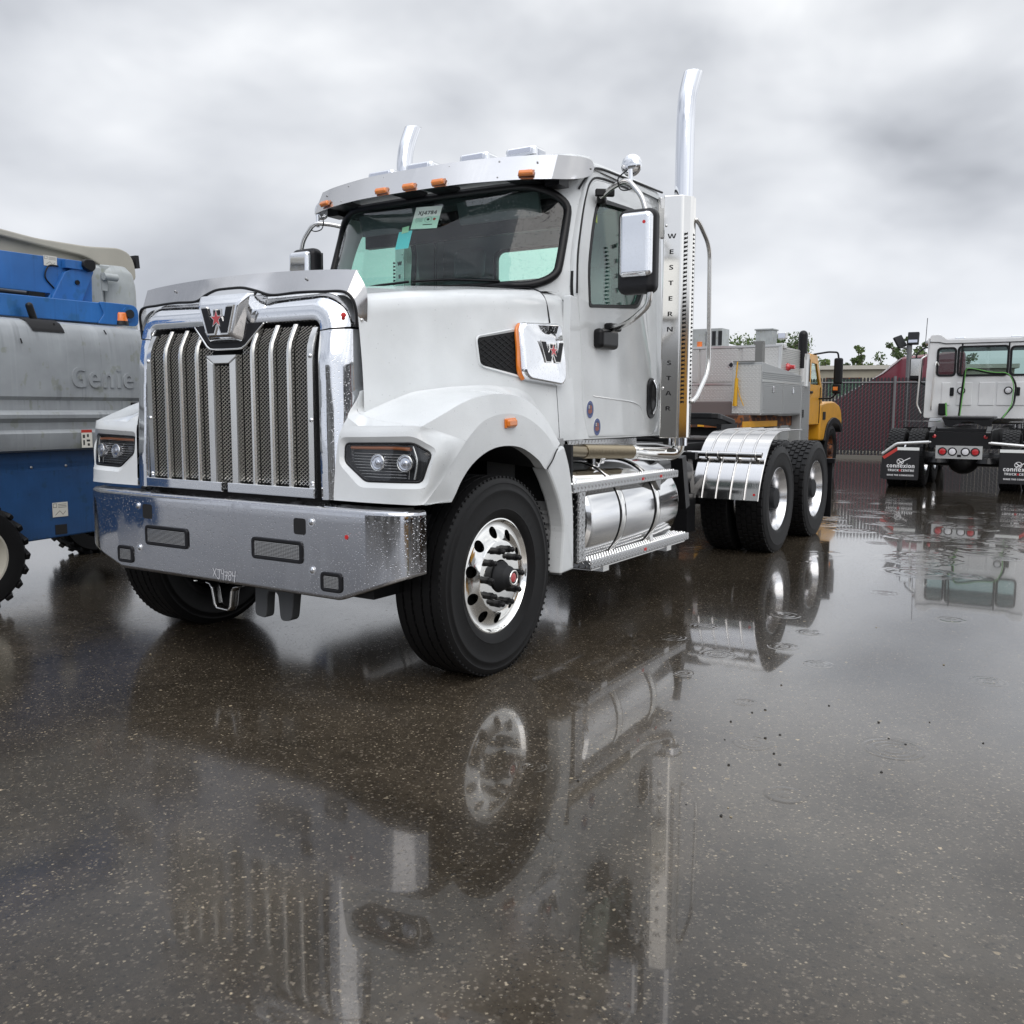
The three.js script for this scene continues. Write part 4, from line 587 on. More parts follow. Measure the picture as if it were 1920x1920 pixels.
  part('grab_handle', M.satin, truck, side(tube([[sx + 0.075, 2.655, sz - 0.07], [sx + 0.09, 2.63, sz - 0.10], [sx + 0.09, 2.51, sz - 0.30], [sx + 0.09, 1.63, sz - 0.34], [sx + 0.09, 1.44, sz - 0.12], [sx + 0.075, 1.41, sz - 0.08]], 0.0165, { bend: 0.10 })));
  const ex = group('exhaust_elbow', truck);
  part('elbow', M.chromeWheel, ex, side(tube([[1.05, 1.068, -1.85], [1.07, 1.045, -2.08], [1.2, 1.035, -2.31], [sx, 1.18, -2.29]], 0.046, { bend: 0.16, rad: 16 }), cyl(0.05, 0.05, 0.05, 'z', 1.05, 1.067, -1.86)));
  const rings = []; for (let i = 0; i < 34; i++) rings.push(new THREE.TorusGeometry(0.039, 0.007, 6, 20).translate(1.025 + 0.0008 * i, 1.092 - 0.0008 * i, -1.22 - i * 0.0187)); part('flex_pipe', std({ color: rgb(0.30, 0.26, 0.19), metalness: 1, roughness: 0.45 }), ex, side(rings, tube([[0.98, 1.12, -0.8], [1.025, 1.092, -1.2], [1.05, 1.068, -1.86]], 0.037)));
  // fuel tank and steps
  const tank = group('fuel_tank', truck), tx = 0.872, ty = 0.68;
  part('tank', M.polished, tank, side(crease(lathe([[0, 0.71], [0.24, 0.71], [0.30, 0.70], [0.322, 0.682], [0.33, 0.655], [0.33, -0.655], [0.322, -0.682], [0.30, -0.70], [0, -0.71]], 'z', tx, ty, -1.69, 64), 0.4), cyl(0.045, 0.045, 0.06, 'y', tx + 0.1, ty + 0.335, -1.45), rbox(0.11, 0.05, 0.06, 0.01, tx + 0.12, ty + 0.36, -1.45, 0, 0, -0.3)));
  for (const z of [-1.43, -1.98]) { part('strap', M.chromeWheel, tank, side(lathe([[0.333, -0.028], [0.338, -0.028], [0.338, 0.028], [0.333, 0.028]], 'z', tx, ty, z, 64))); each('strap_rubber', M.seal, tank, side(lathe([[0.3315, 0.028], [0.3345, 0.028], [0.3345, 0.042], [0.3315, 0.042]], 'z', tx, ty, z, 64)), side(lathe([[0.3315, -0.042], [0.3345, -0.042], [0.3345, -0.028], [0.3315, -0.028]], 'z', tx, ty, z, 64))); }
  const studs = (x0, x1, z0, z1, y, nx, nz) => { const o = []; for (let i = 0; i < nx; i++) for (let k = 0; k < nz; k++) o.push(new THREE.CylinderGeometry(0.0055, 0.0105, 0.009, 7, 1).translate(lerp(x0, x1, (i + 0.5) / nx), y + 0.004, lerp(z0, z1, (k + 0.5 + (i % 2) * 0.5) / nz))); return o; };
  const step = (y, x0, z0, z1) => { const g = group('step', truck); part('tread', M.plate, g, side(rbox(1.205 - x0, 0.052, z0 - z1, 0.006, (1.205 + x0) / 2, y - 0.026, (z0 + z1) / 2))); part('tread_studs', M.polished, g, side(studs(x0 + 0.015, 1.195, z0 - 0.015, z1 + 0.015, y, 5, Math.round((z0 - z1) / 0.036)))).userData.kind = 'stuff'; return g; };
  if (s < 0) continue;
  const up = step(0.922, 0.99, -0.755, -2.33), low = step(0.444, 1.03, -0.985, -2.565);
  each('step_bracket', M.dull, up, side(ext([[-2.02, 0.88], [-1.97, 0.88], [-1.99, 0.70], [-2.02, 0.70]], 0.02, 1.14, 'zy')), side(ext([[-2.03, 0.875], [-1.93, 0.875], [-2.02, 0.80]], 0.2, 1.0, 'zy')));
  each('step_bracket', M.satin, low, side(box(0.04, 0.14, 0.05, 1.13, 0.47, -2.0, 0, 0, 0.3)), side(box(0.5, 0.04, 0.08, 0.95, 0.375, -1.2), box(0.5, 0.04, 0.08, 0.95, 0.375, -2.2), box(0.14, 0.012, 1.5, 1.12, 0.387, -1.77)));
  if (s > 0) for (const [y, z] of [[0.897, -1.72], [0.897, -2.02], [0.418, -1.78]]) part('red_sticker', M.redDot, y > 0.5 ? up : low, box(0.003, 0.018, 0.03, 1.2062, y, z));
  part('tread_plate', M.plate, truck, side(rbox(0.34, 0.44, 0.09, 0.01, 1.02, 0.665, -0.895)));
  part('under_cab_trim', M.plate, truck, side(box(0.02, 0.06, 1.0, 0.99, 1.13, -1.55)));
  part('tank_hanger', M.satin, truck, side(rbox(0.02, 0.11, 0.10, 0.01, 1.06, 1.075, -0.94)));
}
// ---- chassis, axles, wheels, rear fenders
part('frame_rail', M.frame, truck, both(box(0.09, 0.26, 7.5, 0.43, 0.90, -3.2)));
part('engine_block', M.cavity, truck, box(0.74, 0.55, 2.6, 0, 0.80, -0.7), box(1.1, 0.75, 0.4, 0, 1.35, 0.35), box(1.7, 0.25, 0.3, 0, 1.02, -0.95), box(0.16, 0.16, 3.4, 0, 0.72, -3.4));
part('axle', M.frame, truck, box(1.9, 0.12, 0.14, 0, 0.42, 0), [-4.898, -6.268].flatMap((z) => [cyl(0.10, 0.10, 1.9, 'x', 0, 0.505, z, 16), ball(0.26, 0.05, 0.52, z, 1, 1, 0.8, 16)]));
part('chassis_deck', M.frame, truck, box(1.0, 0.03, 1.2, 0, 1.05, -3.1), box(1.9, 0.05, 0.08, 0, 1.03, -2.62), box(1.7, 0.06, 0.06, 0, 0.96, -3.6), both(cyl(0.14, 0.14, 0.9, 'z', 0.66, 0.80, -3.2, 20), box(0.3, 0.32, 0.5, 0.62, 0.82, -2.75), box(0.10, 0.42, 0.08, 0.95, 0.78, -3.0, 0.25), box(0.08, 0.5, 0.10, 0.58, 0.72, -4.1, 0.3), box(0.2, 0.10, 1.9, 0.62, 0.78, -5.6), box(0.12, 0.35, 0.2, 0.6, 0.42, -4.0)), tube([[-0.2, 1.12, -2.6], [0.15, 1.2, -3.2], [0.4, 1.1, -3.9], [0.3, 1.1, -4.6]], 0.02));
each('air_line', M.dull, truck, tube([[0.75, 1.05, -2.6], [0.82, 1.0, -3.2], [0.7, 0.98, -3.7]], 0.013), tube([[0.5, 1.08, -2.55], [0.6, 1.06, -3.3], [0.52, 1.0, -4.0]], 0.011));
const plate5 = part('fifth_wheel', M.frame, truck, warp(ext(roundPoly([[-0.48, -5.15], [0.48, -5.15], [0.46, -5.75], [0.28, -6.15], [0.08, -5.72], [-0.08, -5.72], [-0.28, -6.15], [-0.46, -5.75]], 0.12, 5), 0.06, 1.20, 'xz', 0.01), (p) => { p.y += (p.z + 5.6) * 0.13 + 0.0; }), both(box(0.05, 0.16, 0.5, 0.45, 1.12, -5.5)), box(0.9, 0.02, 1.3, 0, 1.04, -5.6));
void plate5;
for (const s of [-1, 1]) {
  steerWheel(truck, s * 1.052, 0, s);
  for (const z of [-4.898, -6.268]) { driveWheel(truck, s * 1.062, z, s, true); driveWheel(truck, s * 0.722, z, -s, false); }
  const side = (...gs) => gs.flat(9).map((g) => s > 0 ? g : mirX(g));
  const prof = [[0.548, -4.137], [0.65, -4.17], [0.74, -4.213], [0.91, -4.325], [1.035, -4.44], [1.115, -4.58], [1.15, -4.75], [1.158, -5.0], [1.158, -5.50]];
  const qf = part('rear_fender', M.fender, truck, side(grid(1, 60, (u, v) => { const p = new THREE.CatmullRomCurve3(prof.map(([y, z]) => V(0, y, z)), false, 'centripetal').getPoint(v); return [lerp(0.60, 1.222, u), p.y, p.z]; }, true), wire(prof.map(([y, z]) => [1.222, y - 0.004, z - 0.004]), 0.006, 70)));
  for (const x of [0.70, 0.832, 0.965, 1.097]) part('fender_rib', M.fender, qf, side(wire(prof.map(([y, z]) => [x, y + 0.001, z + 0.001]), 0.0105, 70, 8)));
  const bar = part('fender_bar', M.fender, truck, side(tube([[0.35, 0.945, -4.283], [1.205, 0.945, -4.283]], 0.026, { rad: 14, caps: false }), cyl(0.0255, 0.0255, 0.004, 'x', 1.205, 0.945, -4.283)));
  for (const x of [0.69, 0.80, 0.98, 1.15]) part('clamp', M.satin, bar, side(new THREE.TorusGeometry(0.029, 0.0045, 6, 20).rotateY(PI / 2).translate(x, 0.945, -4.283), box(0.03, 0.03, 0.06, x, 0.92, -4.31)));
  part('mud_flap', M.seal, truck, side(rbox(0.62, 0.62, 0.02, 0.006, 0.91, 0.45, -6.86), box(0.7, 0.05, 0.05, 0.9, 0.78, -6.84)));
  if (s > 0) part('red_sticker', M.redDot, qf, side(cyl(0.011, 0.011, 0.004, 'z', 1.185, 0.60, -4.148, 12)));
}
part('tail_panel', M.frame, truck, box(0.95, 0.22, 0.03, 0, 0.9, -6.97));

// ------------------------------------------------------------------ ground: wet asphalt under a film of rain water
const asphalt = (() => {
  const n = 2048, mott = (x, y) => fbm(x / 16, y / 16, 3, 87, 128), a = new Uint8Array(n * n * 4), hgt = new Uint8Array(n * n * 4), R = rng(91), col = new Float32Array(n * n * 3), hh = new Float32Array(n * n);
  for (let y = 0; y < n; y++) for (let x = 0; x < n; x++) {
    const o = y * n + x, f = fbm(x / 128, y / 128, 4, 5, 16), g = noise(x / 2.3, y / 2.3, 41) * 0.6 + hash(x, y, 8) * 0.4, v = 0.041 * (0.5 + 0.55 * f + 0.55 * (g - 0.5) + 0.5 * mott(x, y));
    col[o * 3] = v * 1.24; col[o * 3 + 1] = v; col[o * 3 + 2] = v * 0.72; hh[o] = 0.42 + 0.22 * (g - 0.5) + 0.2 * (f - 0.5);
  }
  const stamp = (cx, cy, r, asp, th, rr, gg, bb, k, lift) => { const ca = Math.cos(th), sa = Math.sin(th), q = Math.ceil(r * 1.7), j1 = R() * 6, j2 = R() * 6; for (let j = -q; j <= q; j++) for (let i = -q; i <= q; i++) { const u = (i * ca + j * sa) / r, w = (-i * sa + j * ca) / (r * asp), an = Math.atan2(w, u), d = Math.hypot(u, w) / (1 + 0.16 * Math.sin(3 * an + j1) + 0.10 * Math.sin(5 * an + j2)); if (d < 1) { const o = ((((cy + j) | 0) + n) % n) * n + ((((cx + i) | 0) + n) % n), m = k * smooth(1, 0.72, d), t = 0.85 + 0.3 * hash(i + 50, j + 50, (cx * 7) | 0); col[o * 3] = lerp(col[o * 3], rr * t, m); col[o * 3 + 1] = lerp(col[o * 3 + 1], gg * t, m); col[o * 3 + 2] = lerp(col[o * 3 + 2], bb * t, m); hh[o] = Math.max(hh[o], lift * m + hh[o] * (1 - m)); } } };
  for (let k = 0; k < 90000; k++) { const v = 0.018 + 0.15 * Math.pow(R(), 2.2); stamp(R() * n, R() * n, 1.0 + 1.9 * R(), 0.6 + 0.4 * R(), R() * 6.3, v * 1.2, v, v * 0.76, 0.8, 0.5 + 0.25 * R()); }
  for (let k = 0; k < 64000; k++) { const v = 0.10 + 0.34 * Math.pow(R(), 1.9); stamp(R() * n, R() * n, 0.75 + 1.15 * Math.pow(R(), 2), 0.5 + 0.45 * R(), R() * 6.3, v * 1.15, v * 0.96, v * 0.68, 0.85, 0.6 + 0.3 * R()); }
  for (let k = 0; k < 700; k++) { const v = 0.16 + 0.34 * R() * R(); stamp(R() * n, R() * n, 1.9 + 2.2 * Math.pow(R(), 2.5), 0.5 + 0.45 * R(), R() * 6.3, v * 1.15, v * 0.93, v * 0.62, 0.95, 0.85); }
  for (let o = 0; o < n * n; o++) { for (let c = 0; c < 3; c++) a[o * 4 + c] = toS(clamp(col[o * 3 + c])) * 255; a[o * 4 + 3] = 255; hgt[o * 4] = hgt[o * 4 + 1] = hgt[o * 4 + 2] = clamp(hh[o]) * 255; hgt[o * 4 + 3] = 255; }
  const ro = new Uint8Array(n * n * 4); for (let o = 0; o < n * n; o++) { const v = 0.13 + 0.5 * smooth(0.55, 0.85, hh[o]); ro[o * 4] = ro[o * 4 + 1] = ro[o * 4 + 2] = v * 255; ro[o * 4 + 3] = 255; }
  return [finish(a, n, n, true), finish(hgt, n, n, false), finish(ro, n, n, false)];
})();
// where the film of water is whole, and where the stones stand out of it (a map of the yard, 40 m wide)
const YARD = 40, yardC = [2, -8];
const dampAt = (x, z) => {                                        // 0 standing water .. 1 only damp
  const n = fbm(x * 0.55 + 4, z * 0.55 + 9, 5, 61), m = fbm(x * 2.4, z * 2.4, 4, 71);
  let d = smooth(0.9, -1.2, x) * smooth(-2.0, 0.4, z + 0.2 * x) * 0.95;             // the higher strip in front of the lift
  d = Math.max(d, smooth(0.52, 0.74, n) * 0.55 * smooth(2.2, 0.4, x));
  d = Math.max(d, 0.75 * smooth(0.75, 0.2, Math.hypot((x + 0.45) / 1.5, (z + 1.3) / 0.9)));
  d = Math.max(d, smooth(0.55, 0.62, m) * 0.4 * smooth(2.0, 3.0, z + 0.4 * x));
  return clamp(d * (0.6 + 0.8 * m));
};
const filmRough = (() => { const n = 1024; return tex(n, n, (i, j, c) => { const x = yardC[0] + (i / n - 0.5) * YARD, z = yardC[1] + (j / n - 0.5) * YARD, d = dampAt(x, z); c[0] = c[1] = c[2] = 0.03 + 0.27 * d + 0.03 * smooth(2.6, 0.5, x) ; }); })();
const filmCoat = (() => { const n = 1024; return tex(n, n, (i, j, c) => { const x = yardC[0] + (i / n - 0.5) * YARD, z = yardC[1] + (j / n - 0.5) * YARD, d = dampAt(x, z), s = hash(i, j, 3); const deep = smooth(1.0, -1.2, z) * smooth(0.9, 1.9, x + 0.25 * fbm(x * 1.3, z * 1.3, 3, 5)); c[0] = c[1] = c[2] = (0.62 + 0.38 * Math.max(deep, smooth(-4, -7, z))) * (1 - 0.4 * d - 0.3 * d * s); }); })();
for (const t of [filmRough, filmCoat]) { t.wrapS = t.wrapT = THREE.ClampToEdgeWrapping; t.repeat.set(1 / YARD, 1 / YARD); t.offset.set(0.5 - yardC[0] / YARD, 0.5 - yardC[1] / YARD); }
M.ground = phy({ map: rep(asphalt[0], 5.4), roughness: 1, specularIntensity: 0.6, roughnessMap: rep(asphalt[2], 5.4), bumpMap: rep(asphalt[1], 5.4), bumpScale: 0.0005, clearcoat: 1, clearcoatMap: filmCoat, clearcoatRoughness: 1, clearcoatRoughnessMap: filmRough, vertexColors: true });
M.ground.clearcoatRoughness = 1;
const groundTint = (x, z) => {                                    // broad stains, an old seam and the darker tracks of tyres
  let t = 0.95 + 0.8 * (fbm(x * 0.5 + 20, z * 0.5 + 5, 5, 33) - 0.5); const u = (x - 0.75) * 0.313 + (z - 3.75) * -0.95, w = (x - 0.75) * 0.95 + (z - 3.75) * 0.313; void w;
  const sx = 1.136 - x, sz = 2.566 - z, dd = Math.abs(sx * 0.951 + sz * 0.309 + 0.08 * (noise(x * 5, z * 5, 4) - 0.5)), al = sx * -0.309 + sz * 0.951; void u;
  t *= 1 - 0.5 * smooth(0.085, 0.02, dd) * smooth(-0.9, -0.5, al) * smooth(0.42, 0.25, al);
  t *= 1 - 0.35 * smooth(0.58, 0.70, fbm(x * 1.1 + 3, z * 1.1 + 7, 4, 77)); return t;
};
function groundGeo(fx) {
  const g = fx, p = g.attributes.position, uv = new Float32Array(p.count * 2), c = new Float32Array(p.count * 3);
  for (let i = 0; i < p.count; i++) { const x = p.getX(i), z = p.getZ(i), t = groundTint(x, z); uv[i * 2] = x; uv[i * 2 + 1] = z; c[i * 3] = t * 1.0; c[i * 3 + 1] = t; c[i * 3 + 2] = t; }
  g.setAttribute('uv', new THREE.BufferAttribute(uv, 2)); g.setAttribute('color', new THREE.BufferAttribute(c, 3)); return g;
}
{
  const xs = [-600, -200, -80, -40, -24], zs = [-600, -200, -90, -50, -34]; for (let x = -14; x <= 14.01; x += 0.14) xs.push(x); xs.push(24, 40, 80, 200, 600); for (let z = -28; z <= 8.01; z += 0.14) zs.push(z); zs.push(18, 34, 80, 200, 600);
  const g = grid(xs.length - 1, zs.length - 1, (u, v) => [xs[Math.round(u * (xs.length - 1))], 0, zs[Math.round(v * (zs.length - 1))]], true);
  const m = new THREE.Mesh(groundGeo(g), M.ground); m.name = 'ground'; m.userData.kind = 'structure'; scene.add(m);
}
// rings of rain drops in the standing water
{
  const spots = [[2.02, -0.95, 0.13, 4], [2.28, -1.32, 0.11, 3], [1.66, -1.18, 0.10, 3], [2.32, -1.75, 0.10, 4], [2.05, -2.15, 0.13, 3], [2.62, 0.30, 0.10, 3], [2.42, -0.20, 0.075, 4], [3.12, 0.06, 0.17, 5], [2.0, -0.50, 0.08, 3], [2.88, 0.74, 0.10, 2], [2.46, -3.3, 0.12, 3], [2.9, -4.4, 0.16, 3], [3.1, -5.6, 0.16, 4], [2.3, -5.0, 0.12, 3], [2.62, -6.6, 0.15, 3], [3.3, -7.1, 0.2, 3], [1.9, -6.0, 0.14, 3], [3.0, -2.6, 0.12, 2], [3.35, -1.2, 0.11, 3], [2.0, 1.0, 0.06, 3], [2.2, -8.2, 0.2, 3], [3.1, -9.6, 0.25, 3], [1.4, -9.0, 0.2, 3], [2.6, -11.0, 0.3, 3], [1.2, -11.3, 0.25, 3], [1.72, -1.55, 0.12, 4], [2.55, -1.05, 0.10, 3], [0.6, -10.2, 0.25, 3], [0.2, -12, 0.3, 3]];
  const gs = spots.map(([cx, cz, r, k]) => grid(40, 44, (u, v) => { const a = u * 2 * PI, q = v * r, e = smooth(1, 0.65, v), w = Math.sin(v * k * 2 * PI); return [cx + q * Math.cos(a), 0.0009 + (0.00042 * w * e * smooth(0, 0.25, v)) * Math.min(1.6, r / 0.11) - 0.0014 * smooth(0.55, 1, v), cz + q * Math.sin(a)]; }, true));
  const R = rng(8);
  for (let i = 0; i < 70; i++) { const z = -13 + 9 * R(), x = 0.4 + 3.6 * R() - (z + 4) * -0.05, r = 0.18 + 0.3 * R(); gs.push(grid(24, 20, (u, v) => { const a = u * 2 * PI, q = v * r; return [x + q * Math.cos(a), 0.0009 + 0.0006 * Math.sin(v * 3 * 2 * PI) * smooth(1, 0.6, v) * smooth(0, 0.2, v) - 0.0014 * smooth(0.5, 1, v) + i * 1e-5, z + q * Math.sin(a) * 0.8]; }, true)); }
  const g = groundGeo(mergeGeometries(gs.map((q) => { q.deleteAttribute('uv'); return q; }))); const m = new THREE.Mesh(g, M.ground); m.name = 'rain_ripples'; m.userData = { kind: 'structure' }; scene.add(m);
}
// loose grit and bits on the asphalt
{
  const R = rng(17), dk = [], lt = [];
  const stone = (x, z, r) => { const g = new THREE.IcosahedronGeometry(r, 0), p = g.attributes.position; const key = new Map(); for (let i = 0; i < p.count; i++) { const k = [p.getX(i), p.getY(i), p.getZ(i)].map((v) => v.toFixed(4)).join(); if (!key.has(k)) key.set(k, 0.7 + 0.6 * R()); const q = key.get(k); p.setXYZ(i, p.getX(i) * q, p.getY(i) * q * 0.6, p.getZ(i) * q); } g.computeVertexNormals(); return g.rotateY(R() * 6).translate(x, r * 0.3, z); };
  for (let i = 0; i < 26; i++) dk.push(stone(2.2 + 1.8 * R(), -0.6 + 2.0 * R(), 0.003 + 0.004 * R()));
  for (let i = 0; i < 45; i++) lt.push(stone(-0.5 + 4.2 * R(), 0.6 + 2.6 * R(), 0.0022 + 0.0036 * R() * R()));
  for (let i = 0; i < 20; i++) lt.push(stone(-1.5 + 5 * R(), -2.5 + 4 * R(), 0.003 + 0.005 * R() * R()));
  const gk = part('dark_grit', std({ color: rgb(0.02, 0.018, 0.016), roughness: 0.6 }), scene, dk); gk.userData = { kind: 'stuff', label: 'dark bits of grit scattered over the wet ground on the right', category: 'grit' };
  const gl = part('pale_gravel', std({ color: rgb(0.28, 0.235, 0.16), roughness: 0.6 }), scene, lt); gl.userData = { kind: 'stuff', label: 'pale gravel chips scattered over the brown wet asphalt in front of the truck', category: 'gravel' };
}
// ------------------------------------------------------------------ boom lift on the left
M.grey = phy({ color: rgb(0.40, 0.43, 0.46), map: rep(streaks, 1.4), roughness: 0.42, clearcoat: 0.4, clearcoatRoughness: 0.25 });
M.greyPale = phy({ color: rgb(0.50, 0.54, 0.55), map: rep(streaks, 1.1), roughness: 0.45, clearcoat: 0.3, clearcoatRoughness: 0.3 });
M.cream = std({ color: rgb(0.47, 0.45, 0.39), map: rep(grime, 1.3), roughness: 0.5 });
M.blue = phy({ color: rgb(0.024, 0.18, 0.56), map: rep(streaks, 1.9), roughness: 0.4, clearcoat: 0.5, clearcoatRoughness: 0.2 });
M.blueDark = phy({ color: rgb(0.016, 0.085, 0.25), map: rep(streaks, 0.9), roughness: 0.5, clearcoat: 0.3, clearcoatRoughness: 0.3 });
const lift = thing('boom_lift', 'blue and grey boom lift with orange beacon parked left of the white semi truck', 'boom lift', [-3.2, 0, -0.3]);
{
  const L = (g) => g.clone().translate(3.2, 0, 0.3), P = (name, mat, ...gs) => part(name, mat, lift, gs.flat(9).map(L));
  // the turntable cover: side profile pulled along the machine, rolled top edge, pressed-in grooves
  const pr = [[-2.56, 1.04], [-2.512, 1.055], [-2.50, 1.09], [-2.495, 1.17], [-2.505, 1.185], [-2.515, 1.195], [-2.515, 1.245], [-2.50, 1.262], [-2.488, 1.275], [-2.486, 1.30], [-2.50, 1.318], [-2.518, 1.33], [-2.520, 1.40], [-2.508, 1.414], [-2.50, 1.425], [-2.498, 1.60], [-2.502, 1.74], [-2.512, 1.82], [-2.535, 1.895], [-2.575, 1.94], [-2.63, 1.962], [-3.4, 1.97]];
  const cover = P('turret_cover', M.grey, crease(grid(40, pr.length - 1, (u, v) => { const i = Math.round(v * (pr.length - 1)), z = lerp(2.6, -0.98, u); const [x, y] = pr[i], e = smooth(0.88, 1, u); return [x - 0.25 * e * e, y - 0.03 * e * e * (y > 1.9 ? 1 : 0), z]; }), 0.5), box(0.5, 0.9, 3.4, -2.9, 1.5, 0.85));
  P('cover_opening', M.cavity, grid(8, 8, (u, v) => { const q = [[-2.527, 1.872], [-2.535, 1.895], [-2.575, 1.94], [-2.63, 1.962], [-2.72, 1.966]], k = v * 4, i = Math.min(3, Math.floor(k)), f = k - i; return [lerp(q[i][0], q[i + 1][0], f) + 0.005, lerp(q[i][1], q[i + 1][1], f) + 0.005, lerp(0.20 + 0.04 * v, -0.035 + 0.012 * v, u)]; }));
  P('lift_hook', M.seal, rbox(0.05, 0.15, 0.05, 0.024, -2.66, 2.01, 0.12, 0.3));
  const t = letters('Genie', 0.142, 0.012, 'left').scale(0.94, 1, 1).rotateY(PI / 2).translate(-2.5005, 1.497, -0.055);
  P('raised_lettering', M.grey, t);
  const decal = canvasTex(128, 160, (c, w, h) => { c.fillStyle = '#d9d6cc'; c.fillRect(0, 0, w, h); c.fillStyle = '#b8392d'; c.fillRect(0, 0, w, 26); c.fillStyle = '#2b2b2b'; for (const [x, y, a, b] of [[16, 44, 26, 30], [66, 40, 22, 26], [18, 92, 20, 44], [60, 88, 40, 18], [70, 122, 26, 22]]) c.fillRect(x, y, a, b); });
  const tag = canvasTex(128, 96, (c, w, h) => { c.fillStyle = '#cfcdc4'; c.fillRect(0, 0, w, h); c.strokeStyle = '#55544e'; c.lineWidth = 3; c.strokeRect(8, 8, 28, 24); for (let i = 0; i < 3; i++) { c.beginPath(); c.moveTo(48, 14 + i * 10); c.lineTo(118, 14 + i * 10); c.stroke(); } c.beginPath(); c.moveTo(22, 84); c.lineTo(60, 56); c.lineTo(86, 82); c.lineTo(110, 60); c.stroke(); });
  const plate = (name, map, y, z, w, h, x) => { const m = new THREE.Mesh(new THREE.PlaneGeometry(w, h).rotateY(PI / 2).translate(x + 3.2, y, z + 0.3), std({ map, roughness: 0.6 })); m.name = name; lift.add(m); };
  plate('warning_decal', decal, 1.125, -0.145, 0.085, 0.13, -2.488); plate('maker_decal', tag, 0.615, 0.022, 0.118, 0.105, -2.595); plate('boom_decal', tag, 2.44, -0.24, 0.105, 0.075, -2.985);
  P('chassis', M.blueDark, ext(roundPoly([[2.4, 0.97], [-1.05, 0.97], [-1.05, 0.62], [-0.7, 0.435], [0.30, 0.405], [2.4, 0.405]], 0.04), 1.3, -3.9, 'zy', 0.01), box(1.2, 0.12, 3.0, -3.2, 0.98, 0.6));
  P('axle_hole', M.cavity, box(0.01, 0.07, 0.09, -2.601, 0.47, 0.02));
  P('lower_boom', M.blue, ext(roundPoly([[2.6, 2.122], [-0.70, 2.145, 0.06], [-0.785, 2.09, 0.06], [-0.765, 1.99, 0.05], [2.6, 1.975]], 0.03, 4), 0.22, -2.97, 'zy', 0.006), ext(roundPoly([[-0.46, 2.15], [-0.80, 2.15, 0.07], [-0.80, 1.985, 0.05], [-0.44, 1.985], [-0.50, 2.06]], 0.02, 4), 0.02, -2.755, 'zy', 0.005), cyl(0.055, 0.055, 0.03, 'x', -2.735, 2.075, -0.705, 24));
  P('boom_pin', M.dark, cyl(0.034, 0.034, 0.02, 'x', -2.712, 2.075, -0.705, 20));
  P('upper_boom', M.blue, ext(roundPoly([[2.6, 2.45], [-0.585, 2.474], [-0.575, 2.15], [-0.2, 2.15], [-0.235, 2.20], [2.6, 2.195]], 0.015), 0.24, -3.23, 'zy', 0.005), ext(roundPoly([[-0.21, 2.15], [-0.46, 2.15], [-0.575, 2.40], [-0.53, 2.45], [-0.44, 2.42], [-0.33, 2.37]], 0.02), 0.05, -3.0, 'zy', 0.006), box(0.05, 0.06, 0.14, -2.96, 2.43, -0.40));
  P('pivot_cap', M.seal, ext(roundPoly([[-0.455, 2.42], [-0.47, 2.48, 0.05], [-0.56, 2.48, 0.05], [-0.565, 2.42], [-0.53, 2.385]], 0.02), 0.05, -2.955, 'zy', 0.006)); P('pivot_bolt', M.seal, cyl(0.018, 0.018, 0.012, 'x', -2.944, 2.30, -0.425, 16));
  P('hydraulic_hose', M.seal, wire([[-2.985, 2.41, -0.30], [-2.975, 2.40, -0.22], [-2.98, 2.32, -0.19], [-2.985, 2.24, -0.26]], 0.006, 24)); P('hydraulic_hose', M.seal, wire([[-2.98, 2.18, 0.5], [-2.96, 2.175, 0.1], [-2.97, 2.175, -0.15]], 0.014, 20));
  P('counterweight', M.greyPale, ext(roundPoly([[-0.50, 1.6], [-0.50, 2.46], [-0.78, 2.485], [-0.80, 1.6]], 0.03), 0.5, -3.65, 'zy', 0.02), crease(grid(24, 24, (u, v) => { const a = (u * 0.62) * PI; const rz = 0.29, cz = -0.94; const prof = [[1, 1.45], [1, 2.0], [0.99, 2.35], [0.93, 2.46], [0.8, 2.515], [0, 2.525]], k = v * 5, i = Math.min(4, Math.floor(k)), f = k - i, r = lerp(prof[i][0], prof[i + 1][0], f), y = lerp(prof[i][1], prof[i + 1][1], f); return [-3.5 + 0.36 * r * Math.cos(a - 0.2 * PI) , y, cz + 0.10 - (rz) * r * Math.sin(a - 0.0) * 1.05 + 0.0]; }, true), 0.6), box(0.3, 0.9, 0.22, -3.37, 2.05, -0.88));
  P('weight_bolt', M.greyPale, cyl(0.03, 0.03, 0.12, 'z', -3.12, 2.40, -0.83, 14), box(0.2, 0.14, 0.05, -3.25, 2.36, -0.80));
  P('boom_cover', M.cream, ext(roundPoly([[1.6, 3.02], [0.5, 2.86], [-0.15, 2.735], [-0.50, 2.70], [-0.95, 2.70], [-1.24, 2.728], [-1.34, 2.70], [-1.39, 2.62], [-1.41, 2.45], [-1.20, 2.45], [-1.05, 2.56], [-0.92, 2.615], [-0.66, 2.635], [-0.2, 2.675], [0.5, 2.80], [1.6, 2.94]], 0.08, 5), 0.06, -3.63, 'zy', 0.012), ext(roundPoly([[1.6, 3.0], [0.5, 2.84], [-0.15, 2.72], [-0.95, 2.685], [-1.36, 2.68], [-1.37, 2.45], [1.6, 2.45]], 0.08, 5), 0.5, -4.14, 'zy', 0.02));
  for (const z of [0.86, -0.58]) { P('cover_latch', M.seal, rbox(0.02, 0.05, 0.10, 0.008, -2.499, 1.365, z)); }
  for (let i = 0; i < 7; i++) P('bolt', M.dull, ball(0.011, -2.597, 0.93, 1.0 - i * 0.26, 0.6, 1, 1, 8));
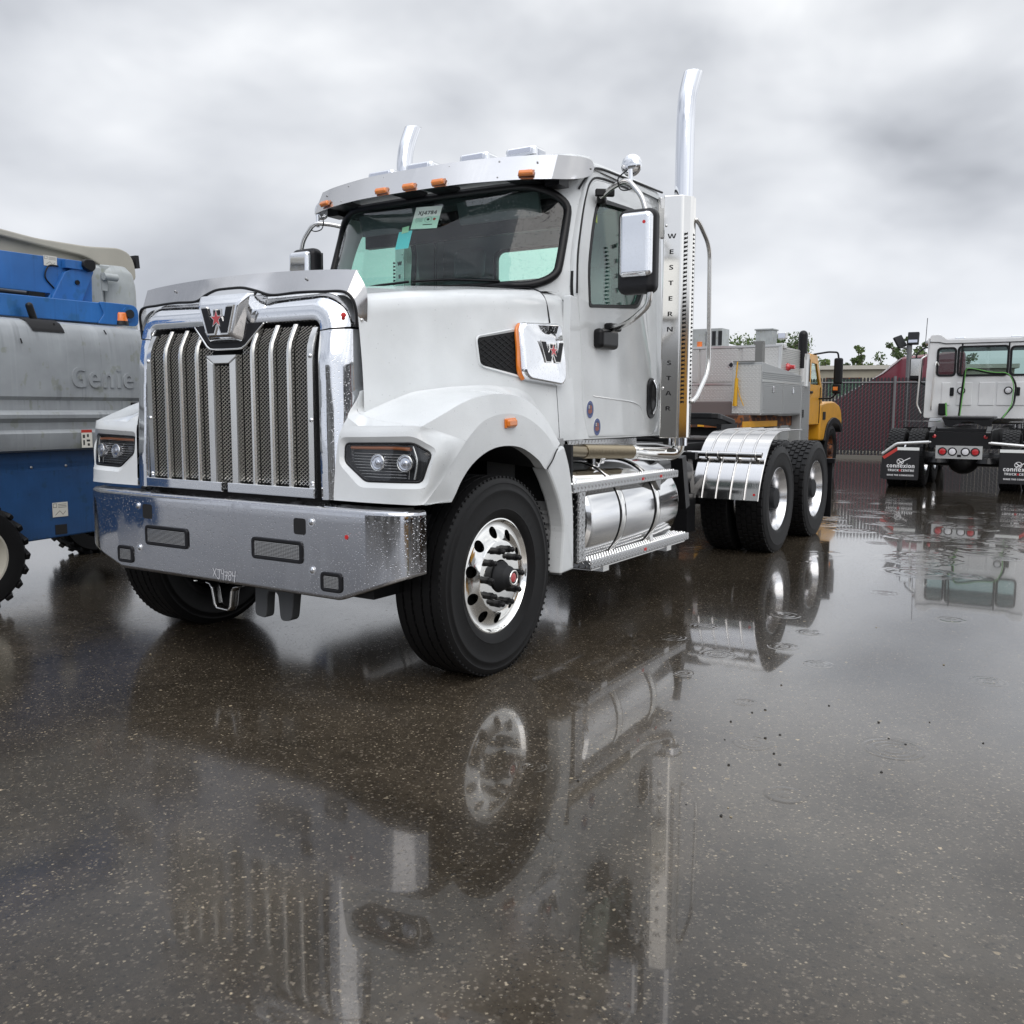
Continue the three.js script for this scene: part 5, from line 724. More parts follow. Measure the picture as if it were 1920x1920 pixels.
  P('cover_seam', M.seal, wire([[-2.499, 1.09, 0.52], [-2.499, 1.17, 0.52], [-2.518, 1.22, 0.52], [-2.49, 1.29, 0.52], [-2.52, 1.37, 0.52], [-2.498, 1.44, 0.52], [-2.496, 1.60, 0.52], [-2.501, 1.74, 0.52], [-2.534, 1.895, 0.52], [-2.63, 1.964, 0.52]], 0.0045, 60));
  P('boom_pad', M.seal, box(0.03, 0.05, 0.22, -2.86, 2.165, 0.55), box(0.03, 0.04, 0.12, -2.83, 2.16, -0.02)); P('boom_stiffener', M.blue, box(0.012, 0.30, 0.03, -2.985, 2.32, 0.42, 0.6));
  P('rubber_stop', M.seal, box(0.12, 0.11, 0.035, -3.64, 2.635, -1.43, 0.08));
  P('beacon_base', M.seal, cyl(0.05, 0.055, 0.03, 'y', -2.75, 2.003, -0.655, 20)); P('beacon', M.amberBright, lathe([[0.048, 0], [0.044, 0.055], [0.038, 0.065], [0, 0.066]], 'y', -2.75, 2.018, -0.655, 20));
  for (const [k, z] of [[0, 1.93], [1, 1.885], [2, 1.62]]) P('scratch', M.seal, box(0.003, 0.035, 0.008, [-2.556, -2.532, -2.498][k], [1.925, 1.905, 1.80][k], [0.02, -0.36, 0.30][k], [0.2, 0.6, 0.3][k]));
  for (const [x, z] of [[-2.52, 0.75], [-2.52, -1.25], [-4.2, 0.75], [-4.2, -1.25]]) {
    const w = group('wheel', lift, x + 3.2, 0.365, z + 0.3, x < -3 ? PI : 0), lugs = [];
    for (let i = 0; i < 22; i++) for (const k of [-1, 1]) lugs.push(new RoundedBoxGeometry(0.13, 0.035, 0.05, 2, 0.010).rotateY(k * 0.5).translate(k * 0.068, 0.358, 0).rotateX((i + (k > 0 ? 0.5 : 0)) / 22 * 2 * PI));
    part('tyre', M.rubber, w, crease(lathe([[0.21, 0.12], [0.27, 0.135], [0.33, 0.13], [0.352, 0.105], [0.352, -0.105], [0.33, -0.13], [0.21, -0.12]], 'x', 0, 0, 0, 44), 0.5), lugs);
    part('rim', M.cream, w, crease(lathe([[0.225, 0.115], [0.222, 0.127], [0.21, 0.125], [0.20, 0.09], [0.18, 0.06], [0.09, 0.07], [0.08, 0.11], [0, 0.115]], 'x', 0, 0, 0, 40), 0.5));
  }
  void cover;
}

// ------------------------------------------------------------------ truck parked behind on the right, seen from the rear
const rear = thing('white_truck', 'white day cab truck seen from behind with black mud flaps and red tail lamps', 'truck', [1.80, 0, -13], 1.6 * D);
{
  const P = (name, mat, ...gs) => part(name, mat, rear, ...gs);
  P('frame_rail', M.frame, both(box(0.09, 0.26, 8, 0.42, 0.88, -4.0)), box(0.92, 0.26, 0.04, 0, 0.86, 0.0), both(box(0.07, 0.06, 0.4, 0.42, 1.0, -0.1, 0.25)), box(0.9, 0.05, 0.05, 0, 1.015, -0.28), box(1.5, 0.10, 0.10, 0, 0.47, -0.9), box(1.7, 0.3, 3.4, 0, 0.75, -5.0));
  P('light_plate', M.satinPale, box(0.70, 0.215, 0.02, 0, 0.655, 0.035));
  for (const [x, m, n] of [[-0.245, M.red, 'tail_light'], [0.245, M.red, 'tail_light'], [-0.095, M.whiteLens, 'reverse_light'], [0.10, M.whiteLens, 'reverse_light']]) { const g = group(n, rear, x, 0.665, 0.05); part('lamp_rim', M.seal, g, new THREE.TorusGeometry(0.06, 0.011, 8, 24)); part('lamp_lens', m, g, ball(0.056, 0, 0, 0, 1, 1, 0.2, 20)); }
  for (const x of [-0.385, 0.385]) P('marker_light', M.red, ball(0.032, x, 0.915, 0.03, 1, 1, 0.4, 14));
  P('trailer_socket', M.seal, rbox(0.06, 0.04, 0.03, 0.01, 0.01, 0.60, 0.055)); P('axle', M.frame, cyl(0.12, 0.12, 1.8, 'x', 0, 0.5, -0.9, 16), ball(0.26, 0, 0.5, -0.9, 1, 1, 1, 16), both(cyl(0.11, 0.16, 0.09, 'y', 0.38, 0.50, -0.55, 16)));
  P('fifth_wheel', M.frame, warp(ext(roundPoly([[-0.43, -1.3], [0.43, -1.3], [0.44, -1.9], [0.25, -2.1], [-0.25, -2.1], [-0.44, -1.9]], 0.15, 5), 0.05, 1.19, 'xz', 0.01), (p) => { p.y += -(p.z + 1.9) * 0.02; }), ext([[-0.41, 1.19], [0.41, 1.19], [0.36, 1.07], [0.25, 1.06], [0.06, 1.145], [-0.06, 1.145], [-0.25, 1.06], [-0.36, 1.07]], 0.04, -1.35, 'xy'));
  const flap = canvasTex(256, 256, (c, w, h) => { c.fillStyle = '#1b1b1e'; c.fillRect(0, 0, w, h); c.fillStyle = '#ececec'; c.textAlign = 'center'; c.font = 'bold 46px sans-serif'; c.fillText('connexion', 128, 152, 210); c.font = 'bold 27px sans-serif'; c.fillText('TRUCK', 74, 184, 84); c.fillText('CENTRE', 180, 184, 100); c.fillStyle = '#b4242c'; c.beginPath(); c.arc(125, 175, 9, 0, 7); c.fill(); c.fillStyle = '#ececec'; c.font = 'bold 19px sans-serif'; c.fillText('MAKE THE CONNEXION', 128, 224, 200); c.strokeStyle = '#ececec'; c.lineWidth = 5; c.beginPath(); c.arc(124, 98, 24, 0, 7); c.stroke(); c.lineWidth = 7; c.beginPath(); c.moveTo(108, 116); c.lineTo(196, 64); c.stroke(); c.beginPath(); c.moveTo(108, 82); c.lineTo(140, 114); c.stroke(); });
  for (const s of [-1, 1]) {
    const F = (...gs) => gs.flat(9).map((g) => s < 0 ? g : mirX(g));
    const f = P('mud_flap', M.flap, F(ext(roundPoly([[-1.205, 0.17], [-0.60, 0.17], [-0.60, 0.72], [-0.955, 0.72], [-1.19, 0.555]], 0.03), 0.015, 0.0, 'xy')));
    const face = new THREE.Mesh(new THREE.PlaneGeometry(0.55, 0.5).translate(s * 0.885, 0.415, 0.0185), std({ map: flap, roughness: 0.6 })); face.name = 'flap_print'; f.add(face);
    part('reflective_strip', M.redWhite, f, F(ext([[-1.185, 0.55], [-0.955, 0.715], [-0.925, 0.675], [-1.15, 0.51]], 0.004, 0.016, 'xy'))); part('white_strip', M.paper, f, F(box(0.345, 0.05, 0.004, -0.775, 0.693, 0.02)));
    part('flap_hanger', M.satinPale, f, F(tube([[-1.185, 0.60, 0.0], [-0.965, 0.775, 0.0], [-0.44, 0.815, 0.0]], 0.026, { bend: 0.04 })));
    for (const z of [-0.88, -2.24]) { driveWheel(rear, s * 1.06, z, s, true); driveWheel(rear, s * 0.72, z, -s, false); }
    P('rear_fender', M.fender, F(box(0.62, 0.012, 0.9, 0.92, 1.13, -2.5)));
  }
  // cab seen from behind
  const Z = -3.9, wins = [[-0.66, 2.315, 0.34, 0.56], [0, 2.325, 0.90, 0.58], [0.66, 2.315, 0.34, 0.56]];
  const cab = P('cab', M.whiteFar, ext(roundPoly([[-1.04, 1.18], [1.04, 1.18], [1.03, 2.1], [0.985, 2.72], [0.985, 2.86], [0.80, 2.87], [0.66, 2.76], [-0.66, 2.76], [-0.80, 2.87], [-0.985, 2.86], [-0.985, 2.72], [-1.03, 2.1]], 0.05, 4), 0.04, Z - 0.04, 'xy', 0.01, wins.map(([x, y, w, h]) => rrect(x, y, w, h, 0.07))), both(box(0.03, 1.6, 1.5, 1.01, 2.0, Z - 0.79), box(0.02, 0.8, 0.1, 1.0, 1.9, Z - 1.5)), box(1.96, 0.04, 1.5, 0, 2.76, Z - 0.79), box(2.0, 0.04, 1.5, 0, 1.2, Z - 0.79), box(1.96, 0.8, 0.03, 0, 1.6, Z - 1.52), box(1.96, 0.16, 0.03, 0, 2.68, Z - 1.52), both(rbox(0.20, 0.10, 1.0, 0.04, 0.88, 2.83, Z - 0.55)));
  for (const [x, y, w, h] of wins) { const g = group('window', cab); part('window_seal', M.seal, g, ext(rrect(x, y, w + 0.03, h + 0.03, 0.08), 0.03, Z - 0.012, 'xy', 0.005, [rrect(x, y, w - 0.05, h - 0.05, 0.06)])); part('pane', M.tintFar, g, ext(rrect(x, y, w, h, 0.07), 0.005, Z - 0.02, 'xy')); }
  for (const [x, w] of [[-0.64, 0.16], [-0.30, 0.28], [0.10, 0.28], [0.42, 0.28], [0.70, 0.2]]) part('pressed_panel', M.whiteFar, cab, rbox(w, 0.46, 0.02, 0.03, x, 1.67, Z + 0.004));
  for (const x of [-0.50, 0.34]) { const g = group('round_lamp', cab, x + 0.14, 1.735, Z + 0.02); part('lamp_rim', M.seal, g, new THREE.TorusGeometry(0.065, 0.012, 8, 24)); part('lamp_lens', M.whiteLens, g, ball(0.06, 0, 0, 0, 1, 1, 0.25, 18)); part('grille_box', M.seal, cab, rbox(0.075, 0.17, 0.03, 0.02, x < 0 ? x - 0.03 : x + 0.31, 1.715, Z + 0.02)); }
  part('roof_seam', M.seal, cab, tube([[-0.985, 2.72, Z + 0.012], [-0.80, 2.71, Z + 0.012], [-0.70, 2.68, Z + 0.012], [0.70, 2.68, Z + 0.012], [0.80, 2.71, Z + 0.012], [0.985, 2.72, Z + 0.012]], 0.008));
  for (const x of [-0.47, 0.55]) part('roof_lamp', M.chrome, cab, rbox(0.2, 0.07, 0.16, 0.02, x, 2.80, Z - 0.5));
  part('grab_handle', M.satinPale, cab, tube([[-0.90, 1.35, Z + 0.01], [-0.90, 1.40, Z + 0.06], [-0.86, 2.25, Z + 0.06], [-0.84, 2.34, Z + 0.03], [-0.80, 2.25, Z + 0.01]], 0.014), tube([[-1.05, 2.45, Z - 0.1], [-1.14, 2.4, Z - 0.05], [-1.18, 1.45, Z - 0.05], [-1.10, 1.28, Z - 0.05]], 0.017));
  P('air_hose', M.seal, tube([[-0.36, 1.2, -3.7], [-0.34, 1.7, -3.78], [-0.30, 2.15, -3.75], [-0.15, 2.15, -3.7], [0.2, 2.06, -3.72], [0.50, 2.06, -3.74], [0.62, 1.85, -3.75], [0.60, 1.45, -3.75], [0.42, 1.17, -3.2]], 0.02, { bend: 0.12 })); P('green_hose', std({ color: rgb(0.10, 0.33, 0.06), roughness: 0.5 }), tube([[-0.34, 1.2, -3.66], [-0.31, 1.7, -3.74], [-0.28, 2.18, -3.71], [-0.12, 2.16, -3.66], [0.2, 2.08, -3.68], [0.48, 2.08, -3.70], [0.585, 1.85, -3.71], [0.565, 1.45, -3.71], [0.45, 1.2, -3.16]], 0.009, { bend: 0.12 }), tube([[-0.62, 1.48, -3.82], [-0.60, 1.3, -3.75], [-0.55, 1.1, -3.5]], 0.016));
  P('hose_bracket', M.seal, rbox(0.16, 0.24, 0.06, 0.02, -0.68, 1.36, -3.83)); P('hose_tracker', M.seal, tube([[-0.39, 2.05, -3.8], [-0.37, 2.66, -3.8]], 0.016), tube([[0.44, 2.05, -3.8], [0.46, 2.66, -3.8]], 0.016));
  for (const s of [-1, 1]) { const F = (...gs) => gs.flat(9).map((g) => s < 0 ? g : mirX(g)), g = group('mirror', rear); part('mirror_back', M.seal, g, F(rbox(0.25, 0.48, 0.12, 0.04, -1.36, 2.22, -4.95))); part('mirror_glass', M.chromeWheel, g, F(box(0.20, 0.36, 0.004, -1.36, 2.26, -4.888))); each('mirror_arm', M.dark, g, F(tube([[-1.0, 2.66, -4.95], [-1.2, 2.68, -4.95], [-1.36, 2.55, -4.95], [-1.37, 2.44, -4.95]], 0.018)), F(tube([[-1.36, 2.0, -4.95], [-1.2, 1.9, -4.95], [-1.02, 1.85, -4.95]], 0.02))); part('round_mirror', M.dull, g, F(ball(0.065, -1.14, 2.77, -4.95, 1, 1, 0.6, 14))); }
  P('aerial', M.dark, tube([[-1.22, 2.3, -5.0], [-1.19, 3.3, -5.0]], 0.007)); P('hood', M.whiteFar, rbox(1.7, 0.8, 1.7, 0.2, 0, 1.45, -6.3), both(rbox(0.5, 0.5, 1.3, 0.2, 0.95, 1.0, -6.6))); steerWheel(rear, -1.05, -6.6, -1); steerWheel(rear, 1.05, -6.6, 1);
}

// ------------------------------------------------------------------ yellow service truck with aluminium boxes, behind the semi truck
const svc = thing('service_truck', 'old yellow service truck with aluminium tool boxes and black exhaust stack', 'service truck', [-2.1, 0, -13]);
{
  const o = [2.1, 0, 13], L = (g) => g.clone().translate(...o), P = (name, mat, ...gs) => part(name, mat, svc, gs.flat(9).map(L)), Q = (p, name, mat, ...gs) => part(name, mat, p, gs.flat(9).map(L));
  const ribs = (x, y0, y1, z0, z1, pitch = 0.032) => { const out = []; for (let y = y0; y < y1; y += pitch) out.push(box(0.012, pitch * 0.55, Math.abs(z1 - z0), x, y + pitch / 2, (z0 + z1) / 2)); return out; };
  // rear body
  const body = P('tool_body', M.plateFar, box(2.2, 1.22, 1.8, -2.18, 1.84, -13.45), box(2.0, 0.5, 1.6, -2.2, 1.05, -13.5));
  for (const [x, w, y, h, n] of [[-2.19, 0.70, 2.14, 0.60, 0], [-1.43, 0.66, 2.14, 0.60, 1], [-2.19, 0.70, 1.60, 0.36, 2], [-1.62, 0.32, 1.60, 0.36, 3], [-2.95, 0.74, 2.14, 0.60, 4], [-2.95, 0.74, 1.60, 0.36, 5]]) { void n; Q(body, 'body_panel', M.plateFar, rbox(w, h, 0.03, 0.008, x, y, -12.545)); }
  Q(body, 'top_rail', M.satinPale, box(2.24, 0.04, 0.05, -2.17, 2.465, -12.545), both().concat(box(0.05, 1.2, 0.05, -1.08, 1.86, -12.545))); Q(body, 'mid_rail', M.satinPale, box(1.2, 0.03, 0.04, -2.2, 1.80, -12.54));
  Q(body, 'body_ribs', M.plateFar, ribs(-1.075, 1.86, 2.42, -12.6, -14.3)).userData.kind = 'stuff';
  Q(body, 'hazard_diamond', M.satinPale, box(0.11, 0.11, 0.01, -1.96, 2.14, -12.525, 0, 0, PI / 4)); Q(body, 'diamond_core', M.dark, box(0.07, 0.07, 0.01, -1.96, 2.14, -12.522, 0, 0, PI / 4)); Q(body, 'latch_ring', M.dull, new THREE.TorusGeometry(0.045, 0.008, 6, 18).translate(-1.56, 2.16, -12.52));
  // side tool boxes
  const side = P('side_box', M.alu, ext(roundPoly([[-11.27, 1.25], [-11.27, 2.12], [-13.65, 1.97], [-13.65, 1.25]], 0.01), 0.5, -1.5, 'zy', 0.006));
  Q(side, 'end_panel', M.plateFar, box(0.47, 0.80, 0.02, -1.25, 1.68, -11.262)); Q(side, 'lid_edge', M.satinPale, box(0.02, 0.035, 2.36, -0.988, 1.815, -12.46));
  for (const [z0, z1] of [[-11.29, -12.40], [-12.43, -13.62]]) { Q(side, 'locker_door', M.alu, box(0.02, 0.52, z0 - z1, -0.992, 1.53, (z0 + z1) / 2)); Q(side, 'door_ribs', M.alu, ribs(-0.98, 1.28, 1.78, z0 - 0.02, z1 + 0.02)).userData.kind = 'stuff'; Q(side, 'latch', M.chrome, rbox(0.02, 0.11, 0.07, 0.01, -0.968, 1.68, (z0 + z1) / 2)); }
  Q(side, 'lid_ribs', M.alu, ribs(-0.995, 1.85, 1.95, -11.30, -13.6)).userData.kind = 'stuff';
  const tall = P('tall_locker', M.alu, rbox(0.5, 1.27, 0.60, 0.01, -1.24, 1.235, -13.96)); Q(tall, 'door_ribs', M.alu, ribs(-0.985, 0.65, 1.80, -13.70, -14.22)).userData.kind = 'stuff'; Q(tall, 'latch', M.seal, rbox(0.02, 0.15, 0.05, 0.01, -0.975, 1.27, -13.76));
  P('vice_post', M.vice, box(0.12, 0.40, 0.14, -1.07, 2.22, -11.35), box(0.17, 0.04, 0.10, -1.09, 2.44, -11.35), box(0.36, 0.025, 0.03, -1.30, 2.13, -11.24));
  P('yellow_strap', std({ color: rgb(0.65, 0.36, 0.02), roughness: 0.8 }), wire([[-1.40, 2.13, -11.22], [-1.405, 1.95, -11.2], [-1.43, 1.6, -11.2], [-1.45, 1.40, -11.2]], 0.012, 16), wire([[-1.40, 1.85, -11.2], [-1.35, 1.6, -11.2], [-1.27, 1.40, -11.2]], 0.008, 16), wire([[-1.405, 1.86, -11.21], [-1.41, 1.65, -11.2], [-1.41, 1.40, -11.2]], 0.030, 16));
  P('deck', M.rust, box(2.1, 0.20, 3.7, -2.2, 1.15, -12.6)); P('bumper_board', std({ color: rgb(0.13, 0.105, 0.10), roughness: 0.8 }), rbox(1.35, 0.24, 0.08, 0.02, -2.05, 1.36, -11.3), rbox(0.10, 0.3, 0.14, 0.01, -2.78, 1.38, -11.3)); P('yellow_marks', M.yellow, box(0.11, 0.10, 0.01, -1.83, 1.11, -10.742), box(0.012, 0.10, 1.9, -1.146, 1.10, -11.75));
  P('undercarriage', M.cavity, box(1.6, 0.5, 5.4, -2.2, 0.75, -14.0), box(1.9, 0.3, 0.9, -2.15, 0.95, -11.4)); P('tool_step', M.alu, box(0.3, 0.4, 0.5, -1.3, 0.86, -13.2));
  // cab
  const cab = P('cab', M.yellow, ext(roundPoly([[-14.35, 1.05], [-14.35, 2.30], [-14.5, 2.42], [-15.0, 2.40], [-15.45, 1.78], [-15.55, 1.05]], 0.05), 0.04, -1.10, 'zy', 0.01, [roundPoly([[-14.55, 1.82], [-14.55, 2.26], [-14.97, 2.25], [-15.28, 1.82]], 0.03)]), ext(roundPoly([[-14.35, 1.05], [-14.35, 2.30], [-14.5, 2.42], [-15.0, 2.40], [-15.45, 1.78], [-15.55, 1.05]], 0.05), 0.04, -3.16, 'zy', 0.01), box(2.0, 0.05, 0.75, -2.1, 2.40, -14.72), box(2.0, 1.3, 0.04, -2.1, 1.7, -14.34), box(2.0, 0.72, 0.05, -2.1, 1.4, -15.45));
  Q(cab, 'window', M.tint, box(0.008, 0.48, 0.74, -1.085, 2.03, -14.92)); Q(cab, 'door_seam', M.seal, tube([[-1.055, 1.08, -15.25], [-1.055, 1.78, -15.3]], 0.01), tube([[-1.055, 1.08, -14.42], [-1.055, 2.3, -14.42]], 0.01)); Q(cab, 'door_handle', M.seal, rbox(0.03, 0.05, 0.14, 0.01, -1.05, 1.68, -14.6));
  P('engine_hood', M.yellow, ext(roundPoly([[-15.45, 1.0], [-15.45, 1.80, 0.05], [-16.2, 1.70, 0.2], [-17.15, 1.48, 0.2], [-17.25, 1.0]], 0.1, 4), 1.4, -2.8, 'zy', 0.05), both().concat(ext(roundPoly([[-15.3, 0.72], [-15.28, 1.45, 0.1], [-15.75, 1.50, 0.1], [-16.4, 1.52, 0.2], [-17.0, 1.40, 0.2], [-17.15, 1.1, 0.1], [-17.05, 0.95], [-16.85, 1.08, 0.2], [-16.25, 1.18, 0.3], [-15.78, 1.02, 0.2], [-15.62, 0.72]], 0.05, 4), 0.45, -1.48, 'zy', 0.03)));
  P('fender_trim', M.seal, ext(roundPoly([[-15.60, 0.70], [-15.76, 1.03, 0.2], [-16.25, 1.21, 0.3], [-16.88, 1.11, 0.2], [-17.12, 0.9, 0.1], [-16.95, 0.85], [-16.8, 1.0, 0.2], [-16.25, 1.08, 0.3], [-15.85, 0.92, 0.2], [-15.72, 0.70]], 0.03, 4), 0.3, -1.30, 'zy', 0.01)); P('hood_vent', M.cavity, box(0.01, 0.16, 0.2, -1.022, 1.22, -15.55));
  P('exhaust', M.seal, cyl(0.085, 0.085, 0.62, 'y', -1.05, 2.42, -13.86, 18), ball(0.085, -1.05, 2.73, -13.86, 1, 1, 1, 14)); P('exhaust_guard', M.satinPale, cyl(0.12, 0.12, 0.55, 'y', -1.05, 2.05, -13.9, 18), box(0.3, 0.1, 0.2, -1.1, 2.33, -13.9)); P('fire_extinguisher', M.red, cyl(0.075, 0.075, 0.3, 'x', -1.22, 2.10, -12.95, 18), ball(0.075, -1.07, 2.10, -12.95, 1, 1, 1, 14), cyl(0.04, 0.04, 0.1, 'x', -0.98, 2.10, -12.95, 10));
  P('mirror_back', M.seal, rbox(0.17, 0.52, 0.10, 0.04, -0.70, 2.10, -15.2), rbox(0.16, 0.2, 0.10, 0.03, -0.72, 1.76, -15.2)); P('mirror_arm', M.seal, tube([[-1.08, 2.42, -14.8], [-0.85, 2.47, -15.0], [-0.72, 2.47, -15.2], [-0.70, 2.34, -15.2]], 0.018), tube([[-1.05, 1.56, -15.2], [-0.8, 1.57, -15.2], [-0.72, 1.68, -15.2]], 0.018)); P('amber_reflector', M.amber, box(0.09, 0.07, 0.01, -0.73, 1.76, -15.14));
  P('roof_cabinet', M.greyPale, rbox(0.30, 0.27, 0.3, 0.01, -1.42, 2.62, -12.8), rbox(0.34, 0.03, 0.34, 0.01, -1.42, 2.76, -12.8)); P('work_light', M.satinPale, rbox(0.16, 0.12, 0.1, 0.02, -1.10, 2.64, -12.7), rbox(0.18, 0.10, 0.12, 0.02, -1.12, 2.46, -12.7)); P('lamp_face', M.lampLens, box(0.12, 0.08, 0.01, -1.10, 2.64, -12.645));
  P('vent_box', M.greyPale, box(0.7, 0.34, 0.4, -2.60, 2.66, -13.0)); for (const x of [-2.42, -2.30, -2.18]) P('vent_louvre', M.dark, box(0.07, 0.26, 0.01, x - 0.1, 2.65, -12.795)); P('beacon', M.amberBright, cyl(0.05, 0.05, 0.10, 'y', -2.60, 2.53, -12.6, 14));
  // folded crane with hoses
  P('crane_arm', M.crane, ext(roundPoly([[-2.63, 1.75], [-2.72, 2.70], [-2.62, 2.78], [-2.50, 2.72], [-2.44, 2.2], [-2.55, 1.72]], 0.03), 0.16, -11.6, 'xy', 0.01), box(0.3, 0.9, 0.3, -2.75, 1.6, -11.75)); P('crane_hose', M.seal, tube([[-2.75, 2.85, -11.4], [-2.56, 2.92, -11.4], [-2.42, 2.76, -11.4], [-2.45, 2.1, -11.4], [-2.55, 1.6, -11.4]], 0.035, { bend: 0.15 }), tube([[-2.66, 1.95, -11.4], [-2.42, 1.8, -11.35], [-2.45, 1.45, -11.35]], 0.015), tube([[-2.68, 1.85, -11.4], [-2.38, 1.75, -11.35], [-2.4, 1.42, -11.35]], 0.012));
  for (const [x, z, s] of [[-1.16, -16.25, 1], [-3.1, -16.25, -1], [-1.2, -11.9, 1], [-3.05, -11.9, -1]]) { const w = group('wheel', svc, x + 2.1, 0.505, z + 13, s < 0 ? PI : 0); part('tyre', M.rubber, w, driveTyre); part('rim', M.rust, w, crease(lathe([[0.30, 0.10], [0.295, 0.115], [0.28, 0.10], [0.26, 0.03], [0.18, 0.05], [0.10, 0.09], [0.09, 0.16], [0, 0.165]], 'x', 0, 0, 0, 36), 0.5), [...Array(8)].map((_, i) => cyl(0.016, 0.016, 0.04, 'x', 0.075, 0.14 * Math.cos(i * PI / 4), 0.14 * Math.sin(i * PI / 4), 8))); }
}
// ------------------------------------------------------------------ yard fence: chain link with black slats
M.slat = std({ color: rgb(0.022, 0.022, 0.026), roughness: 0.45 });
M.link = std({ color: rgb(0.17, 0.17, 0.175), metalness: 0.3, roughness: 0.5 });
{
  // runs along a line behind the parked trucks; slats are woven upright through the mesh
  const a = V(-16, 0, -20.2), b = V(9.5, 0, -25.2), d = b.clone().sub(a), L = d.length(), ang = Math.atan2(-d.z, d.x);
  const f = thing('yard_fence', 'tall black chain link fence with upright slats along the back of the yard', 'fence', [a.x, 0, a.z], ang);
  const n = Math.floor(L / 0.088), slats = [];
  const base = ext(roundPoly([[-0.039, 0], [0.039, 0], [0.039, 2.12], [0.023, 2.165], [-0.023, 2.165], [-0.039, 2.12]], 0.014, 2), 0.008, 0, 'xy');
  for (let i = 0; i < n; i++) slats.push(base.clone().scale(i > 138 && i < 178 ? 0.80 : 1.07, 1, 1).translate(i * 0.088 + 0.04, 0.05, (i % 2) * 0.012 - 0.006));
  part('slats', M.slat, f, slats).userData.kind = 'stuff';
  const wires = []; for (let i = -28; i < L / 0.11 + 1; i++) for (const k of [-1, 1]) { const x0 = i * 0.11, h = 2.0, w = h; let xa = k > 0 ? x0 : x0 + w, xb = k > 0 ? x0 + w : x0, ya = 0.06, yb = ya + h; if (Math.max(xa, xb) < 0 || Math.min(xa, xb) > L) continue; const g = box(Math.hypot(w, h), 0.006, 0.006, (xa + xb) / 2, (ya + yb) / 2, k * 0.012 + 0.006, 0, 0, k * PI / 4); wires.push(g); }
  part('chain_link', M.link, f, wires).userData.kind = 'stuff';
  part('top_rail', M.link, f, cyl(0.022, 0.022, L, 'x', L / 2, 2.08, 0.03, 8)); part('bottom_curb', std({ color: rgb(0.16, 0.15, 0.13), roughness: 0.9 }), f, box(L, 0.10, 0.2, L / 2, 0.04, 0.05));
  for (let x = 0; x < L; x += 3.05) part('post', M.link, f, cyl(0.038, 0.038, 2.25, 'y', x, 1.12, 0.06, 10));
}
// long pale building behind the fence
{
  const b = thing('long_building', 'long low beige building showing above the black fence', 'building', [-9, 0, -35.6], 12 * D);
  part('wall', std({ color: rgb(0.42, 0.39, 0.31), map: rep(grime, 3), roughness: 0.8 }), b, box(20, 3.0, 8, 0, 1.5, -4)); part('roof_edge', std({ color: rgb(0.5, 0.48, 0.42), roughness: 0.7 }), b, box(20.3, 0.16, 8.3, 0, 3.06, -4));
  for (const [x, w] of [[3.7, 1.35], [-1.8, 1.35]]) { const w0 = group('window', b); part('frame', M.rust, w0, box(w, 0.05, 0.06, x, 2.62, 0.02), box(0.05, 0.8, 0.06, x - w / 2, 2.25, 0.02), box(0.05, 0.8, 0.06, x + w / 2, 2.25, 0.02)); part('pane', M.tint, w0, box(w - 0.06, 0.7, 0.02, x, 2.25, 0.03)); }
}
// dark red truck hoods beyond the fence
M.maroon = phy({ color: rgb(0.15, 0.012, 0.026), roughness: 0.35, clearcoat: 1, clearcoatRoughness: 0.1 });
const redTruck = (x, z, ry, label) => { const t = thing('red_truck', label, 'truck', [x, 0, z], ry); part('hood', M.maroon, t, ext(roundPoly([[0, 0.05], [0, 1.2, 0.2], [0.25, 1.45, 0.2], [1.9, 2.48, 0.15], [2.4, 2.95, 0.15], [4.2, 3.15, 0.2], [4.3, 0.05]], 0.1, 4), 1.9, -0.95, 'xy', 0.06)); part('hood_edge', std({ color: rgb(0.45, 0.4, 0.4), metalness: 0.7, roughness: 0.3 }), t, tube([[0.3, 1.5, 0.97], [1.9, 2.46, 0.97], [2.4, 2.9, 0.97]], 0.02)); part('bumper', M.dull, t, rbox(0.2, 0.4, 2.2, 0.05, -0.1, 0.55, 0)); part('windscreen', M.tint, t, box(0.03, 0.6, 1.5, 2.35, 2.72, 0, 0, 0, -0.8)); return t; };
redTruck(-4.1, -27.2, 14 * D, 'dark red truck hood showing through the fence left of the floodlight pole');
// white van roof and flood light pole
{
  const v = thing('white_van', 'white van with rounded roof showing above the grey tool boxes', 'van', [-5.4, 0, -22.5], 0.05);
  part('van_body', M.whiteFar, v, ext(roundPoly([[-2.6, 0.5], [-2.6, 2.9, 0.3], [-1.5, 3.28, 0.5], [0.2, 3.2, 0.6], [1.25, 2.75, 0.5], [1.6, 1.8, 0.3], [1.7, 0.5]], 0.2, 6), 1.9, -0.95, 'xy', 0.12)); part('window', M.seal, v, box(0.9, 0.6, 0.02, 0.7, 2.1, 0.956)); for (const x of [-1.7, 0.9]) part('tyre', M.rubber, v, tr(driveTyre.clone().scale(0.8, 0.7, 0.7).rotateY(PI / 2), x, 0.36, 0.85));
  const p = thing('floodlight_pole', 'dark pole with two floodlights beside the white truck cab', 'light pole', [-1.05, 0, -25.2]);
  part('pole', M.link, p, cyl(0.07, 0.08, 3.35, 'y', 0, 1.67, 0, 12)); part('floodlight', M.dark, p, rbox(0.30, 0.36, 0.12, 0.02, 0.10, 3.38, 0.05, -0.2)); part('floodlight', M.dark, p, rbox(0.30, 0.36, 0.08, 0.02, -0.27, 3.30, 0, 0, 0.9, 0.5)); part('lamp_face', M.lampLens, p, box(0.24, 0.08, 0.01, 0.10, 3.30, 0.13, -0.2)); part('bracket', M.link, p, tube([[-0.27, 3.16, 0], [-0.05, 3.1, 0], [0, 3.0, 0]], 0.03));
}
